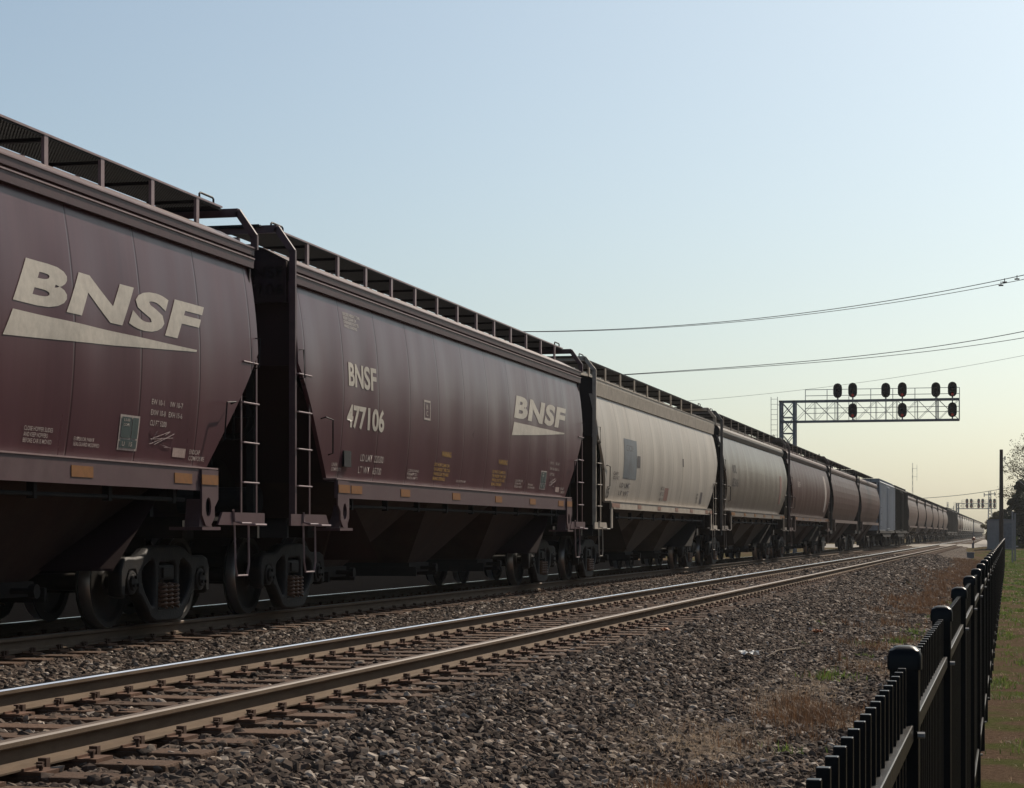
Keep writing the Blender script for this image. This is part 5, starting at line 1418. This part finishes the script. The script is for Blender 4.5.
x, y = xy(998, 215); tree('small_tree', (x, y, 0.5), 3.3, 1.3, 'low yellow green tree behind the hut, left of the pole', 'tree', M_leafy, 13, 150, 0.08, 0.1, 0.1, 40)
m = MB(); m.face([(-26,-40,0.05),(-13.2,-40,0.05),(-13.2,185,0.05),(-26,185,0.05)]); o = m.build('dark_ground_sheet', mat('near_black_ground', (0.006, 0.0055, 0.0055), 0.95, 0, 0.3, 3, spec=0.0)); o['kind'] = 'structure'  # added ground sheet, its near-black colour painting the dark seen under the train
# unseen wood added on the right so the car sides mirror something dark
wc = []; m = MB()
for k in range(95):
    yy = -15+k*4.2+random.uniform(-1.5,1.5); xx = 17+random.uniform(-2,5)+ (6 if k % 2 else 0); H = random.uniform(11.5,16.0)
    m.tube([(xx,yy,-0.2),(xx+.2,yy,H*0.5),(xx,yy+.2,H*0.85)],[0.22,0.15,0.05],6)
    for q in range(20):
        z = random.uniform(0.9,H); w = 3.0*math.sin(math.pi*min(1,0.25+0.72*z/H))
        wc.append((xx+random.uniform(-w,w), yy+random.uniform(-w,w), z, random.uniform(0.8,1.5)))
m.m = 0
wl = leaf_cloud('added_woodland', None, wc, 70, 0.30, M_leafd); wl['kind'] = 'stuff'; tag(wl, 'unseen dark wood added right of the lawn for the car sides to reflect', 'added_woodland', None, 'stuff')
o = m.build('trunk', M_bark, wl)
# hedge
x, y = xy(1027, 170); root = empty('hedge', (x, y, 0.5)); tag(root, 'clipped bright green hedge at the right edge below the dark trees', 'hedge')
cs_ = [(random.uniform(-1.1,2.5), random.uniform(-0.4,0.6), random.uniform(0.15,0.75), 0.28) for _ in range(90)]
leaf_cloud('foliage', root, cs_, 260, 0.05, M_green)
m = MB()
for k in range(8): m.tube([(-1+0.45*k,0,-0.2),(-1+0.45*k+0.05,0.05,0.7)],[0.03,0.01],5)
m.build('stem', M_bark, root)
# far tree line, each its own tree, right of the tracks and across the horizon beyond train
k = 0
for (px, D, H, cr_) in ((1075,240,7,3.2),(1120,230,8,3.6),(1180,250,7,3.4),(1260,260,8,3.8)):
    x, y = xy(px, D); tree('tree', (x, y, 0.4), H, cr_, 'broad dark tree outside the right edge, number words %s from the tracks' % ordn[k] if False else 'broad dark tree out past the right edge, %s from the tracks' % ordn[k], 'tree', M_leafd, 50+k, 60, 0.22, 0.2, 0.15, 34); k += 1

# ------------------------------------------------------------------ haze
HAZE_D = 0.00013
if HAZE_D > 0:
    m = MB(); m.box(-160, 160, -25, 980, -1.5, 24)
    hm = bpy.data.materials.new('haze_air'); hm.use_nodes = True; nt = hm.node_tree; nt.nodes.clear()
    out = nt.nodes.new('ShaderNodeOutputMaterial'); pv = nt.nodes.new('ShaderNodeVolumePrincipled')
    pv.inputs['Color'].default_value = (0.88,0.90,0.94,1); pv.inputs['Density'].default_value = HAZE_D; pv.inputs['Anisotropy'].default_value = 0.35
    nt.links.new(pv.outputs[0], out.inputs['Volume'])
    o = m.build('haze', hm); tag(o, 'thin pale haze hanging in the air along the tracks', 'haze', None, 'stuff')

# ------------------------------------------------------------------ light, sky, camera
SUN_EL, SUN_AZ = R(40), R(19)    # azimuth measured from +Y towards +X
d = Vector((math.sin(SUN_AZ)*math.cos(SUN_EL), math.cos(SUN_AZ)*math.cos(SUN_EL), math.sin(SUN_EL)))
sl = bpy.data.lights.new('sun', 'SUN'); sl.energy = 5.0; sl.angle = R(0.53); sl.color = (1.0, 0.87, 0.72)
so = bpy.data.objects.new('sun', sl); COL.objects.link(so); so.rotation_euler = (-d).to_track_quat('-Z', 'Y').to_euler(); so.location = (0, 0, 60)
wd = bpy.data.worlds.new('World'); scene.world = wd; wd.use_nodes = True
nt = wd.node_tree; bgn = nt.nodes['Background']
sky = nt.nodes.new('ShaderNodeTexSky'); sky.sky_type = 'NISHITA'; sky.sun_disc = False
sky.sun_elevation = SUN_EL; sky.sun_rotation = SUN_AZ; sky.altitude = 100; sky.air_density = 1.0; sky.dust_density = 2.2; sky.ozone_density = 1.5
hs_ = nt.nodes.new('ShaderNodeHueSaturation'); hs_.inputs['Saturation'].default_value = 0.80
tn = nt.nodes.new('ShaderNodeMix'); tn.data_type = 'RGBA'; tn.blend_type = 'MULTIPLY'; tn.inputs[0].default_value = 1; tn.inputs[7].default_value = (0.925, 1.03, 1.05, 1)
nt.links.new(sky.outputs[0], hs_.inputs['Color']); nt.links.new(hs_.outputs[0], tn.inputs[6]); nt.links.new(tn.outputs[2], bgn.inputs['Color']); bgn.inputs['Strength'].default_value = 0.089

cam = bpy.data.cameras.new('camera'); co = bpy.data.objects.new('camera', cam); COL.objects.link(co)
co.location = (0, 0, CZ); co.rotation_euler = (R(90), 0, YAW)
cam.sensor_width = 36; cam.lens = FPX*36/1024; cam.shift_y = (HY-394.0)/1024; cam.clip_start = 0.1; cam.clip_end = 9000
scene.camera = co
vs_ = scene.view_settings; vs_.view_transform = 'Standard'; vs_.look = 'None'; vs_.exposure = 0.02; vs_.gamma = 1; vs_.use_curve_mapping = False
scene.render.resolution_x = 1024; scene.render.resolution_y = 788
scene.cycles.max_bounces = 8; scene.cycles.volume_bounces = 1
